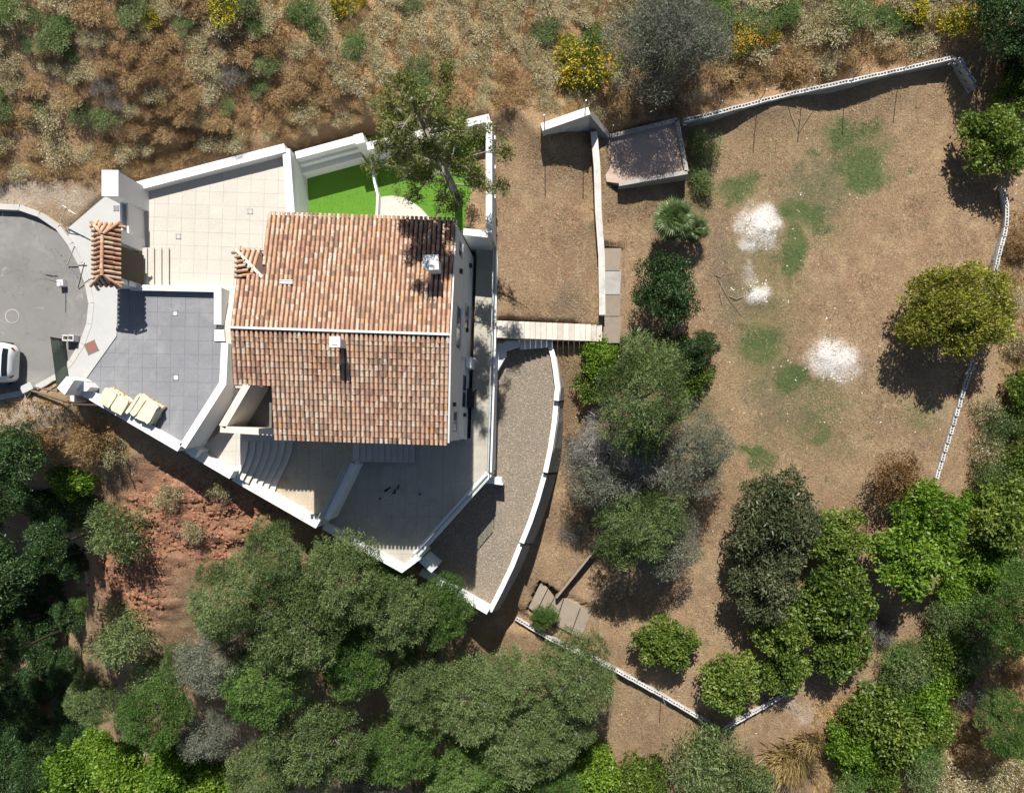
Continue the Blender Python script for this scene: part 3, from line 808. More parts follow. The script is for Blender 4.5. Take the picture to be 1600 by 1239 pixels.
rw = wall('retaining_wall', 'weathered white retaining wall with a steep shadow at the top of the dry lawn', [(846, 199, 4.5), (921, 173, 4.6)], .32, 1.0, 'white_worn')
wall('retaining_wall', 'dark sloping end wall running down from the retaining wall to the pink slab', [(923, 177, 4.5), (952, 212, 2.4)], .22, .5, 'concrete')
tw = empty('slab_wall', P(1010, 230, 0)); tag(tw, 'low grey wall around three sides of the pink slab', 'wall')
for pts in ([(953, 213, 2.2), (1058, 187, 2.2)], [(1058, 188, 2.2), (1073, 268, 2.2)], [(1074, 269, 2.2), (967, 288, 2.2)]):
    strip_solid(MB(), [P(*p) for p in pts], .2, .2).build('masonry', M['concrete'], tw)
tag(MB().prism([P(u, v, 2.02) for u, v in [(945, 213), (1057, 188), (1071, 268), (968, 287), (948, 284), (941, 250)]], .2).build('pink_slab', M['tank']), kind='structure')
sw = empty('low_concrete_wall', P(905, 890, -4)); tag(sw, 'thin slanting concrete wall beside the old garden steps', 'wall')
strip_solid(MB(), [P(938, 848, -2.55), P(869, 934, -2.75)], .12, -4.5).build('masonry', M['old_slab'], sw)

# pillar, gate posts and planter at the street side
gp = empty('entrance_pillar', P(172, 288, 5.8)); tag(gp, 'tall white pillar at the top of the pavement beside the planter', 'pillar')
c = P(173, 287, 8.0); MB().box((c[0], c[1], 6.7), (.60, .98, 2.5)).build('shaft', M['white'], gp)
MB().box((c[0], c[1], 8.0), (.68, 1.06, .1)).build('cap', M['white'], gp)
MB().prism([P(188, 288, 6.95), P(205, 296, 6.95), P(204, 314, 6.95), P(190, 314, 6.95)], 5.5).build('side_block', M['white'], gp)
pl = empty('double_planter', P(200, 345, 5.8)); tag(pl, 'white double trough planter wall between the pavement and the patio', 'planter')
for (u0, u1, zt_) in ((187, 190, 7.0), (197, 200, 7.0), (205, 208, 6.6)):
    MB().prism([P(u0, 312, zt_), P(u1, 312, zt_), P(u1 + 2, 386, zt_), P(u0 + 2, 386, zt_)], 5.3).build('trough_wall', M['white'], pl)
for (u0, u1, zt_) in ((190, 197, 6.99), (200, 205, 6.59)):
    MB().prism([P(u0, 312.5, zt_), P(u1, 312.5, zt_), P(u1, 316, zt_), P(u0, 316, zt_)], 5.3).build('trough_end', M['white'], pl)
    MB().prism([P(u0 + 2, 374, zt_), P(u1 + 2, 374, zt_), P(u1 + 2, 385.5, zt_), P(u0 + 2, 385.5, zt_)], 5.3).build('trough_end', M['white'], pl)
    MB().prism([P(u0, 315, zt_ - .55), P(u1, 315, zt_ - .55), P(u1 + 2, 376, zt_ - .55), P(u0 + 2, 376, zt_ - .55)], 5.3).build('soil', M['earth'], pl)
cp = empty('corner_pillar', P(113, 602, 5.8)); tag(cp, 'folded white pillar block at the lower left corner of the grey court', 'pillar')
MB().prism([P(89, 606, 7.6), P(104, 588, 7.6), P(116, 594, 7.6), P(101, 617, 7.6)], 4.0).build('shaft', M['white'], cp)
MB().prism([P(118, 594, 7.0), P(134, 597, 7.0), P(141, 605, 7.0), P(136, 611, 7.0), P(110, 612, 7.0)], 4.0).build('side_block', M['white'], cp)

# ------------------------------------------------------------------ stairs
def staircase(name, label, quads, mat, zb, group=None):
    """quads: list of (px polygon, z); every step a piece"""
    c = P(*quads[0][0][0], quads[0][1])
    root = empty(name, (c[0], c[1], zb)); tag(root, label, 'steps', group)
    for poly, z in quads:
        MB().prism([P(u, v, z - .04) for u, v in poly], zb).build('riser', M['mortar'], root)
        q = [P(u, v, z) for u, v in poly]
        cx = sum(p[0] for p in q) / len(q); cy = sum(p[1] for p in q) / len(q)
        MB().prism([(cx + (p[0] - cx) * 1.0, cy + (p[1] - cy) * 1.0, z) for p in q], z - .038).build('tread', M[mat], root)
    return root
xs = [200, 207, 218.5, 230, 241, 252.5, 264]
staircase('entrance_steps', 'broad cream steps leading down from the tiled gate to the patio', [([(xs[i], 387), (xs[i + 1] - .35, 387), (xs[i + 1] - .35, 446), (xs[i], 446)], 6.36 - .088 * i) for i in range(6)], 'patio', 5.2)
def arc_line(x):                                  # px curve of a curved step edge, x at the top
    k = (x - 386) / (456 - 386)
    return [(x, 676), (x + 1.5, 690), (x + .5, 704), (x - 4 - 2 * k, 722), (x - 11 - 3 * k, 738), (x - 19 - 4 * k, 753 + 4 * k), (x - 24 - 5 * k, 762 + 14 * k)]
def clip_line(poly):                              # steps end at the inner face of the parapet
    def f(p): return (711 + (p[0] - 308) * .561) - p[1]
    out = []
    for a, b in zip(poly, poly[1:] + poly[:1]):
        fa, fb = f(a), f(b)
        if fa >= 0: out.append(a)
        if (fa >= 0) != (fb >= 0):
            t = fa / (fa - fb); out.append((a[0] + (b[0] - a[0]) * t, a[1] + (b[1] - a[1]) * t))
    return out
st = []
xe = [386, 397.5, 409, 420.5, 432, 443.5, 455.5]
for i in range(len(xe)):
    outer = arc_line(xe[i]); inner = arc_line(xe[i - 1] + .5) if i else [(x - 20, y) for x, y in arc_line(386)]
    st.append((clip_line(inner + outer[::-1]), 4.985 - .128 * i))
staircase('curved_steps', 'fan of curved pale steps between the two upper terraces', st, 'step', 3.6)
w_ = (648 - 561) / 9
staircase('side_steps', 'straight grey steps in the shade below the roof edge', [([(551, 684), (560.5, 684), (560.5, 721), (551, 721)], 4.115)] + [([(561 + i * w_, 684), (561 + (i + 1) * w_ - .3, 684), (561 + (i + 1) * w_ - .3, 721.5 + i * .15), (561 + i * w_, 721.5 + i * .15)], 3.98 - .135 * i) for i in range(9)], 'step_grey', 2.0)
w_ = (941 - 776) / 19
staircase('garden_steps', 'long row of pale steps from the walkway down to the concrete path', [([(776 + i * w_, 501 + i * .36), (776 + (i + 1) * w_ - .35, 501 + i * .36), (776 + (i + 1) * w_ - .35, 527.5 + i * .33), (776 + i * w_, 527.5 + i * .33)], 2.62 - .085 * i) for i in range(19)], 'step_mix', -.5)
staircase('porch_steps', 'three small white steps at the left corner of the porch', [([(363, 598), (381, 598), (380, 606), (364, 606)], 5.85), ([(364, 606.5), (380, 606.5), (376, 615), (364, 615)], 5.6), ([(364, 615.5), (376, 615.5), (369, 626), (364, 626)], 5.33)], 'step', 5.0)
tops = [(845.5, 909), (857, 919), (867, 934), (882, 934), (908, 948), (926, 957)]
bots = [(826, 949), (838, 958), (849, 966), (868, 977), (893, 989), (908, 998)]
staircase('old_garden_steps', 'five broad worn concrete steps below the point of the gravel terrace', [([tops[i], (tops[i + 1][0] - 1.2, tops[i + 1][1] - .5), (bots[i + 1][0] - 1.2, bots[i + 1][1] - .5), bots[i]], -3.05 - .15 * i) for i in range(5)], 'old_slab', -5)
# sloping ramp from the court level to the patio
rp = MB()
rows = [((340, 447), (470, 447), 5.80), ((342, 470), (470, 470), 5.97), ((343, 505), (470, 505), 6.30), ((338, 520), (470, 520), 6.33), ((353, 534), (470, 534), 6.33), ((353, 560), (470, 560), 6.2), ((355, 600), (470, 600), 5.95)]
for (a, b, z0), (d, e, z1) in zip(rows, rows[1:]):
    rp.hexa([P(*d, z1)[:2] + (4.8,), P(*e, z1)[:2] + (4.8,), P(*b, z0)[:2] + (4.8,), P(*a, z0)[:2] + (4.8,)], [P(*d, z1), P(*e, z1), P(*b, z0), P(*a, z0)])
tag(rp.build('ramp', M['patio']), kind='structure')
tag(MB().prism([P(u, v, 5.08) for u, v in [(352, 600), (362, 600), (362, 632), (344, 664), (340, 676), (324, 690)]], 4.8).build('soil_strip', M['earth']), kind='structure')
cpath = empty('concrete_path', P(955, 450, 0)); tag(cpath, kind='structure')
for a, b, z0, z1, m_ in ((388, 423, 1.24, 1.16, 'old_slab'), (424, 460, 1.16, 1.1, 'concrete'), (461, 494, 1.1, 1.04, 'old_slab'), (495, 536, 1.03, .98, 'old_slab')):
    MB().hexa([P(943, b, .6), P(968, b, .6), P(971, a, .6), P(943, a, .6)], [P(943, b, z1), P(968, b, z1), P(971, a, z0), P(943, a, z0)]).build('slab', M[m_], cpath)

# ------------------------------------------------------------------ house
ZE, ZR_ = 8.70, 9.85
A_, B_ = Vector(P(360, 512, ZR_)), Vector(P(703, 523, ZR_))
En1 = Vector(P(712, 345, ZE)); Es1 = Vector(P(700, 692, ZE))
rdir = A_ - B_
house = empty('house', (-8.5, 4, 2.5)); tag(house, 'white house with a weathered clay tiled roof above the terraces', 'house')
def house_poly(z, sh=0):
    return [P(u, v, ZE)[:2] + (z,) for u, v in [(417 + sh, 331 + sh), (712 - sh, 345 + sh), (700 - sh, 691 - sh), (428 + sh, 682 - sh), (428 + sh, 604 - sh), (366 + sh, 598 - sh), (372 + sh, 436 + sh), (413 + sh, 436 + sh)]]
wl = MB().prism(house_poly(ZE - .12, 1.0), 1.2).build('wall', M['white'], house)
g_ = MB()                                         # east gable
n0, r0, s0 = En1 + Vector((-.06, 0, -.12)), B_ + Vector((-.06, 0, -.12)), Es1 + Vector((-.06, 0, -.12))
inn = Vector((-.25, 0, 0))
g_.add([n0, r0, s0, n0 + inn, r0 + inn, s0 + inn], [(0, 2, 1), (3, 4, 5), (0, 1, 4, 3), (1, 2, 5, 4)]); g_.build('gable', M['white'], house)
roof_px = [(417, 331), (712, 345), (703, 523), (700, 692), (427, 682), (427, 604), (360, 598), (360, 512), (368.5, 436), (412, 436)]
roof = MB()
def slope_pt(side, s, t):                         # s along the ridge (0 west, 1 east), t from ridge (0) to eave (1)
    r = B_ + rdir * (1 - s); e = (En1 if side > 0 else Es1) + rdir * (1 - s)
    return r + (e - r) * t
def px(p): k = F / (H - p[2]); return (NU + p[0] * k, NV - p[1] * k)
NC = 46
col_w = rdir.length / NC
nrm = {}
for side in (1, -1):
    r = slope_pt(side, 0, 0); e = slope_pt(side, 0, 1); d = (e - r).normalized(); nn = rdir.cross(d).normalized()
    if nn.z < 0: nn = -nn
    nrm[side] = (d, nn, (e - r).length)
# deck, per column strip
for side in (1, -1):
    for i in range(NC):
        s0_, s1_ = i / NC, (i + 1) / NC
        sm = (s0_ + s1_) / 2
        ts = [t for t in np.linspace(0, 1, 60) if inpoly([px(slope_pt(side, sm, t))[0]], [px(slope_pt(side, sm, t))[1]], roof_px)[0]]
        if not ts: continue
        t0, t1 = (0 if ts[0] < .05 else ts[0] - .01), min(1, ts[-1] + .012)
        d, nn, Ln = nrm[side]
        q = [slope_pt(side, s0_, t0), slope_pt(side, s1_, t0), slope_pt(side, s1_, t1), slope_pt(side, s0_, t1)]
        if side < 0: pass
        top = [p + nn * 0.0 for p in q]; bot = [p - Vector((0, 0, .1)) for p in q]
        # shallow pan: centre line dips between covers
        roof.add(top + bot, [(0, 1, 2, 3) if ((top[1] - top[0]).cross(top[2] - top[1])).z > 0 else (3, 2, 1, 0), (4, 5, 6, 7), (2, 3, 7, 6), (1, 2, 6, 5), (0, 3, 7, 4)])
rf = roof.build('roof', M['pan'], house)
ROW = .245; TL = .33
def tile_local(R0=.070, R1=.057, L=TL, n=6):
    """barrel tile: x across, y down the slope (0 upper, L lower), z out"""
    vs, fs = [], []
    for y, r in ((0, R1), (L, R0)):
        for k in range(n + 1):
            a = PI * k / n
            vs.append((-r * math.cos(a), y, r * math.sin(a) * 1.05))
    for k in range(n): fs.append((k, k + 1, n + 2 + k, n + 1 + k))
    vs += [(-(R0 - .016) * math.cos(PI * k / n), L, (R0 - .016) * math.sin(PI * k / n) * 1.05) for k in range(n + 1)]
    for k in range(n): fs.append((n + 1 + k, n + 2 + k, 2 * n + 3 + k, 2 * n + 2 + k))
    return vs, fs
tv, tf_ = tile_local()
tile_me = MB().add(tv, tf_).mesh('tile', M['tile'], smooth=False)
tile_me_l = MB().add(tv, tf_).mesh('tile', M['tile_south_bright'], smooth=False)
tr = random.Random(2)
single = []; joined = MB(); joined_s = MB()
for side in (1, -1):
    d, nn, Ln = nrm[side]
    xa = d.cross(nn)
    rows = int(Ln / ROW)
    for i in range(NC):
        s = (i + .5) / NC
        wobx = tr.uniform(-.006, .006)
        for j in range(rows + 1):
            t = 1 - (j * ROW) / Ln + .02
            top = t - TL / Ln
            p = slope_pt(side, s, max(top, 0.0)); lo = slope_pt(side, s, t)
            mid_ = px(slope_pt(side, s, min(max(t - TL / Ln * .6, 0.005), .995)))
            if not inpoly([mid_[0]], [mid_[1]], roof_px)[0]: continue
            o_ = p + nn * (.012 + tr.uniform(-.004, .004)) + xa * (wobx + tr.uniform(-.007, .007))
            tl = Matrix.Rotation(tr.uniform(-.03, .03), 3, nn)
            tilt = Matrix.Rotation(-.035, 3, xa)
            mt_ = tl @ Matrix((xa, d, nn)).transposed()
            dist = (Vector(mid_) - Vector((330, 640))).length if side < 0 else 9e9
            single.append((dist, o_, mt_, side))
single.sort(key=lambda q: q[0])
for k, (dist, o_, mt_, side) in enumerate(single):
    # lower end lies on the tile below
    up = mt_ @ Matrix.Rotation(.03, 3, 'X')
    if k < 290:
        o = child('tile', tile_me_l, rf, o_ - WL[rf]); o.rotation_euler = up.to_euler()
    else:
        base = tr.random()
        (joined if side > 0 else joined_s).add([o_ + up @ Vector(v) for v in tv], tf_, 0, base)
tag(joined.build('tile_field', M['tile_joined'], rf), kind='stuff')
tag(joined_s.build('tile_field', M['tile_south_bright_joined'], rf), kind='stuff')
# ridge mortar line, verge and eave trims
def line_box(name, a, b, wd, ht, mat, par, up=0.0):
    a = Vector(a) + Vector((0, 0, up)); b = Vector(b) + Vector((0, 0, up))
    q = MB(); strip_solid(q, [tuple(a), tuple(b)], wd, 0, drop=ht); return q.build(name, M[mat], par)
line_box('ridge_mortar', A_, B_, .085, .14, 'white', rf, .13)
line_box('verge', B_ + Vector((.03, 0, 0)), Es1 + Vector((.03, 0, 0)), .07, .16, 'white', rf, .075)
line_box('verge', En1 + Vector((.03, 0, 0)), B_ + Vector((.03, 0, 0)), .05, .14, 'white', rf, .05)
# small hipped lean-to at the upper left
c0, c1, c2, c3 = P(370, 391, 8.55), P(409, 391, 8.55), P(412, 437, 9.25), P(369.5, 437, 8.9)
apex = Vector(P(411, 434, 9.35))
q = MB(); q.add([c0, c1, tuple(apex)], [(0, 2, 1)]); q.add([c0, tuple(apex), c3], [(0, 2, 1)]); q.add([c0, c1, (apex.x, apex.y, 8.3), (c3[0], c3[1], 8.3), (c0[0], c0[1], 8.3), (c1[0], c1[1], 8.3)], [(0, 4, 3), (0, 1, 5, 4)])
hp = q.build('hip_roof', M['pan'], house)
MB().prism([P(373, 394, 8.55)[:2] + (8.45,), P(412, 394, 8.55)[:2] + (8.45,), P(412, 437, 8.55)[:2] + (8.45,), P(373, 437, 8.55)[:2] + (8.45,)], 5.4).build('wall', M['white'], house)
def plane_tiles(p_eave0, p_eave1, top_dir, length_fn, ncol, par, mat_mesh):
    e0, e1 = Vector(p_eave0), Vector(p_eave1)
    xa = (e1 - e0).normalized(); up = Vector(top_dir).normalized(); nn = xa.cross(up).normalized()
    if nn.z < 0: nn = -nn
    d = -up
    xx = d.cross(nn)
    for i in range(ncol):
        s = (i + .5) / ncol; base = e0 + (e1 - e0) * s
        Lc = length_fn(s); k = 0
        while k * ROW < Lc - .06:
            o_ = base + up * (k * ROW + TL - .03) + nn * (.012 + tr.uniform(-.004, .004)) + xx * tr.uniform(-.006, .006)
            if k * ROW + TL > Lc + .14: o_ = base + up * (Lc + .02) + nn * .02
            mt_ = Matrix.Rotation(tr.uniform(-.03, .03), 3, nn) @ Matrix((xx, d, nn)).transposed() @ Matrix.Rotation(.05, 3, 'X')
            o = child('tile', mat_mesh, par, o_ - WL[par]); o.rotation_euler = mt_.to_euler()
            k += 1
hl = (Vector(c1) - Vector(c0)).length; wl_ = (Vector(c3) - Vector(c0)).length
inN = Vector((0, -1, (apex.z - 8.55) / abs(apex.y - c0[1]))); inW = Vector((1, 0, (apex.z - c0[2]) / abs(apex.x - c0[0])))
plane_tiles(c0, c1, inN, lambda s: s * wl_ * 1.05, 5, hp, tile_me)
plane_tiles(c0, c3, inW, lambda s: s * hl * 1.05, 6, hp, tile_me)
line_box('hip_mortar', c0, apex, .11, .1, 'cream', hp, .10)

# chimneys
def chimney(u, v, ztop, zbase, sx, sy, rz, lab):
    c = P(u, v, ztop)
    ch = empty('chimney', (c[0], c[1], zbase), rz); ch.parent = None
    q = MB().box((c[0], c[1], (ztop - .16 + zbase) / 2), (sx * .72, sy * .72, ztop - .16 - zbase), rz).build('chimney', M['white'], rf)
    bpy.data.objects.remove(ch)
    MB().box((c[0], c[1], ztop - .08), (sx, sy, .16), rz).build('cap', M['white'], rf)
    MB().box((c[0], c[1], ztop + .015), (sx * .5, sy * .5, .03), rz).build('cap_top', M['white'], rf)
chimney(523, 534, 10.75, 9.3, .40, .40, 0, '')
chimney(673, 410, 10.5, 8.9, .58, .56, .05, '')
q = slope_pt(1, .235, .40); 
for k in range(3): MB().tube([q + Vector((-.25, -.05 + .06 * k, .10)), q + Vector((.25, -.06 + .06 * k, .10))], .03, 6).build('roof_vent_pipe', M['steel'], rf)

# east wall: windows, lamps, plinth. wall line from the two eave corners
e0 = Vector((En1.x - .036, En1.y, 0)); e1 = Vector((Es1.x - .036, Es1.y, 0))
edir = (e1 - e0).normalized(); eout = Vector((-edir.y, edir.x, 0))
if eout.x < 0: eout = -eout
def east_pt(u, v):
    """where the sight line of a photo pixel meets the east wall"""
    for_z = np.linspace(2.0, 8.7, 700)
    best = min(for_z, key=lambda z: abs((Vector(P(u, v, z)[:2] + (0,)) - e0).dot(eout)))
    p = P(u, v, best); return (Vector((p[0], p[1], 0)) - e0).dot(edir), best
def wbox(name, s0_, s1_, z0, z1, d0, d1, mat, par):
    a = e0 + edir * s0_ + eout * d0; b = e0 + edir * s1_ + eout * d0; c_ = e0 + edir * s1_ + eout * d1; dd = e0 + edir * s0_ + eout * d1
    return MB().prism([(p.x, p.y, z1) for p in (a, b, c_, dd)], z0).build(name, mat, par)
def window(s0_, s1_, z0, z1):
    w_ = wbox('window', s0_, s1_, z0, z1, -.02, .012, M['shutter'], house)
    n_ = 2; L_ = (s1_ - s0_)
    for k in range(n_):
        wbox('pane', s0_ + .06 + k * L_ / n_, s0_ + (k + 1) * L_ / n_ - .06, z0 + .06, z1 - .06, .0, .017, M['pane'], w_)
    wbox('sill', s0_ - .05, s1_ + .05, z0 - .05, z0 - .004, .0, .05, M['white'], w_)
    wbox('lintel', s0_ - .03, s1_ + .03, z1 + .004, z1 + .04, .0, .03, M['white'], w_)
for (ua, va, ub, vb, z0, z1) in ((711, 472, 715, 545, 6.15, 7.35), (704, 642, 706, 675, 6.3, 7.3), (725, 470, 727, 514, 3.1, 4.9), (720, 583, 722, 637, 3.2, 4.8), (716, 372, 719, 402, 6.4, 7.4)):
    sa = east_pt(ua, va)[0]; sb = east_pt(ub, vb)[0]
    window(min(sa, sb), max(sa, sb), z0, z1)
TOT = (e1 - e0).length
wbox('plinth', .1, TOT - .01, 2.6, 3.55, 0, .035, M['white'], house)
wbox('band', .1, TOT - .01, 5.55, 5.68, 0, .03, M['white'], house)
for u, v in ((718, 424), (733, 415), (708, 632), (724, 648), (728, 516)):
    s_, z_ = east_pt(u, v); wbox('wall_lamp', s_ - .09, s_ + .09, z_ - .15, z_ + .1, 0, .13, M['dark_metal'], house)
s_, z_ = east_pt(721, 560); wbox('outdoor_lamp', s_ - .1, s_ + .1, z_ - .12, z_ + .1, 0, .12, M['white'], house)
for s2, z2, sz in ((east_pt(738, 572)[0], 2.75, 0),):
    wbox('meter_box', s2 - .25, s2 + .25, 2.6, 4.2, .035, .30, M['white'], house)
s3 = east_pt(729, 622)[0]; wbox('air_unit', s3 - .45, s3 + .45, 2.7, 3.4, .05, .42, M['dark_metal'], house)
# porch at the lower left corner of the house
po = empty('porch', P(390, 640, 5.3)); tag(po, 'cream walled open porch tucked under the lower left roof corner', 'porch')
zt_ = 7.0
strip_solid(MB(), [P(347, 667, zt_), P(387, 599, zt_)], .30, 5.0).build('parapet', M['cream'], po)
strip_solid(MB(), [P(344, 670.5, zt_), P(430, 676, zt_)], .27, 5.0).build('parapet', M['cream'], po)
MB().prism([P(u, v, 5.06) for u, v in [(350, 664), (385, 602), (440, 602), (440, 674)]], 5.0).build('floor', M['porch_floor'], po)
mbq = MB(); cc = P(377, 642, 5.1)
mbq.tube([(cc[0] + .22 * math.cos(a) * (1 + .03 * a), cc[1] + .12 * math.sin(a), 5.08 + .012 * a) for a in np.linspace(0, 14, 60)], .022, 5)
tag(mbq.build('hose', M['white']), 'coiled white hose lying on the porch floor', 'hose')

# ------------------------------------------------------------------ tiled gate
gate = empty('entrance_gate', P(168, 398, 6.4)); tag(gate, 'small hipped clay tile roof over the entrance gate beside the pavement', 'gate')
for v0, v1 in ((356, 376), (424, 440)):
    MB().prism([P(152, v0, 8.0), P(182, v0, 8.0), P(182, v1, 8.0), P(152, v1, 8.0)], 6.0).build('pier', M['white'], gate)
MB().prism([P(184, 430, 7.2), P(202, 437, 7.2), P(202, 446, 7.2), P(184, 446, 7.2)], 5.6).build('side_wall', M['white'], gate)
MB().prism([P(184, 384, 8.0), P(187, 384, 8.0), P(187, 432, 8.0), P(184, 432, 8.0)], 6.3).build('door', M['dark_wood'], gate)
ze, zr = 8.12, 8.62
k0, k1, k2, k3 = [Vector(P(u, v, ze)) for u, v in ((146.5, 350), (186.5, 350), (186.5, 446), (146, 446))]
r0_, r1_ = Vector(P(161.5, 368, zr)), Vector(P(161, 429, zr))
q = MB(); q.add([k0, k1, k2, k3, r0_, r1_], [(0, 4, 1), (1, 4, 5, 2), (2, 5, 3), (3, 5, 4, 0)])
q.add([k0, k1, k2, k3] + [p - Vector((0, 0, .12)) for p in (k0, k1, k2, k3)], [(0, 1, 5, 4), (1, 2, 6, 5), (2, 3, 7, 6), (3, 0, 4, 7), (4, 5, 6, 7)])
gr = q.build('roof', M['pan'], gate)
Lx = (k1 - k0).length; Ly = (k3 - k0).length
wE = (k1.x - r0_.x); wW = (r0_.x - k0.x); hN = k0.y - r0_.y; hS = r1_.y - k3.y
def lenE(s):
    y = s * Ly; sl = math.hypot(wE, zr - ze)
    return sl * min(1, y / hN, (Ly - y) / hS)
def lenW(s):
    y = s * Ly; sl = math.hypot(wW, zr - ze)
    return sl * min(1, y / hN, (Ly - y) / hS)
plane_tiles(k1, k2, (-1, 0, (zr - ze) / wE), lenE, 13, gr, tile_me)
plane_tiles(k0, k3, (1, 0, (zr - ze) / wW), lenW, 13, gr, tile_me)
def lenN(s):
    x = s * Lx; return math.hypot(hN, zr - ze) * min(1, x / wW, (Lx - x) / wE)
plane_tiles(k0, k1, (0, -1, (zr - ze) / hN), lenN, 5, gr, tile_me)
plane_tiles(k3, k2, (0, 1, (zr - ze) / hS), lambda s: math.hypot(hS, zr - ze) * min(1, s * Lx / wW, (1 - s) * Lx / wE), 5, gr, tile_me)
def ridge_tiles(a, b, par):
    a, b = Vector(a), Vector(b); d = (b - a); Ln = d.length; d.normalize()
    xa = Vector((-d.y, d.x, 0)).normalized(); nn = xa.cross(d)
    if nn.z < 0: nn = -nn
    xx = d.cross(nn)
    n_ = max(1, round(Ln / .26))
    for k in range(n_):
        o = child('ridge_tile', tile_me, par, a + d * (k * (Ln - TL + .06) / max(1, n_ - 1)) + nn * (.07 + .008 * tr.random()) - WL[par])
        o.rotation_euler = (Matrix.Rotation(tr.uniform(-.05, .05), 3, nn) @ Matrix((xx, d, nn)).transposed()).to_euler()
ridge_tiles(r0_, r1_, gr)
for a, b in ((r0_, k0), (r0_, k1), (r1_, k2), (r1_, k3)): ridge_tiles(a, b, gr)

# ------------------------------------------------------------------ glass balustrades
def balustrade(label, pts, hgt=.95, off=.0, n_per=1.25):
    q = [P(*p) for p in pts]
    root = empty('glass_balustrade', q[0]); tag(root, label, 'balustrade')
    for a, b in zip(q, q[1:]):
        a, b = Vector(a), Vector(b); Ls = (b - a).length; n_ = max(1, round(Ls / n_per)); d = (b - a) / n_
        for k in range(n_):
            s_ = a + d * k + d * .012; t_ = a + d * (k + 1) - d * .012
            mb = MB(); strip_solid(mb, [tuple(s_ + Vector((0, 0, hgt))), tuple(t_ + Vector((0, 0, hgt)))], .016, 0, drop=hgt - .02); mb.build('pane', M['rail_glass'], root)
        mb = MB(); strip_solid(mb, [tuple(a + Vector((0, 0, .07))), tuple(b + Vector((0, 0, .07)))], .06, 0, drop=.08); mb.build('base_rail', M['steel'], root)
        mb = MB(); strip_solid(mb, [tuple(a + Vector((0, 0, hgt + .03))), tuple(b + Vector((0, 0, hgt + .03)))], .04, 0, drop=.03); mb.build('handrail', M['steel'], root)
balustrade('glass balustrade on the right edge of the walkway beside the house', [(774, 375, 2.78), (770, 560, 2.78), (764, 737, 2.78)])
balustrade('glass balustrade along the slanting edge of the shaded lower terrace', [(762, 742, 2.78), (650, 865, 2.78)])
balustrade('glass balustrade in front of the slanting wall between the shaded terraces', [(547, 722, 4.22), (504, 809, 4.18)], .75)
# ------------------------------------------------------------------ cinder block boundary walls
def block_mesh(Lb=.49, Wb=.2, Hb=.19, holes=3):
    """hollow concrete block: rim, webs and open cells"""
    mb = MB(); x0, x1, y0, y1 = -Lb / 2, Lb / 2, -Wb / 2, Wb / 2; t = .038
    cw = (Lb - t * (holes + 1)) / holes
    xs_ = [x0]
    for k in range(holes): xs_ += [x0 + t * (k + 1) + cw * k, x0 + (t + cw) * (k + 1)]
    xs_.append(x1)
    ys_ = [y0, y0 + .052, y1 - .052, y1]
    nxv = len(xs_)
    vs = [(x, y, 0) for y in ys_ for x in xs_]
    fs = []
    for j in range(3):
        for i in range(nxv - 1):
            if j == 1 and i % 2 == 1: continue
            fs.append((j * nxv + i, j * nxv + i + 1, (j + 1) * nxv + i + 1, (j + 1) * nxv + i))
    mb.add(vs, fs)
    for k in range(holes):
        a, b = xs_[1 + 2 * k], xs_[2 + 2 * k]
        c = [(a, ys_[1]), (b, ys_[1]), (b, ys_[2]), (a, ys_[2])]
        mb.add([(x, y, 0) for x, y in c] + [(x, y, -Hb + .02) for x, y in c], [(i, i + 4, (i + 1) % 4 + 4, (i + 1) % 4) for i in range(4)][::1] + [(4, 5, 6, 7)])
    c = [(x0, y0), (x1, y0), (x1, y1), (x0, y1)]
    mb.add([(x, y, 0) for x, y in c] + [(x, y, -Hb) for x, y in c], [((i + 1) % 4, i, i + 4, (i + 1) % 4 + 4) for i in range(4)])
    return mb
bl_me = block_mesh().mesh('block', M['block'])
posts = []
def block_wall(label, pts, courses, seed, base=None):
    rr = random.Random(seed)
    q = [Vector(P(*p)) for p in pts]
    root = empty('block_wall', (q[0].x, q[0].y, q[0].z - .2 * courses)); tag(root, label, 'wall', None)
    st_ = along(q, .5); low = MB()
    for a, b in zip(st_, st_[1:]):
        d = b - a; rz = math.atan2(d.y, d.x); c_ = (a + b) / 2
        zz = round(c_.z / .04) * .04
        o = child('block', bl_me, root, (c_.x - q[0].x + rr.uniform(-.006, .006), c_.y - q[0].y + rr.uniform(-.006, .006), zz - WL[root].z + rr.uniform(-.006, .006)), (0, rr.uniform(-.012, .012), rz + rr.uniform(-.012, .012)))
        for k in range(1, courses + 1):
            sh = .25 if k % 2 else 0
            low.box((c_.x + d.normalized().x * sh, c_.y + d.normalized().y * sh, zz - .1 - .2 * k + .004), (.488, .19, .188), rz, t=rr.random())
    tag(low.build('lower_courses', M['block_low'], root), kind='stuff')
    return root, q
block_wall('long cinder block wall along the top of the field, holes open on top', NWALL, 4, 1)
block_wall('short cinder block wall running down from the far top corner of the field', [(1499, 90, 1.5), (1512, 112, 1.3), (1526, 135, 1.15)], 4, 2)
block_wall('curving cinder block wall on the right edge of the field above the yellow green tree', EWALL[:6], 2, 3)
block_wall('cinder block wall on the right edge of the field below the yellow green tree', EWALL[6:], 2, 4)
block_wall('cinder block wall between the old garden steps and the lower corner of the garden', SWALL, 2, 5)
block_wall('shaded cinder block wall rising to the right from the lower corner of the garden', [(1132, 1139, -3.95), (1180, 1112, -3.85), (1236, 1080, -3.6)], 2, 6)

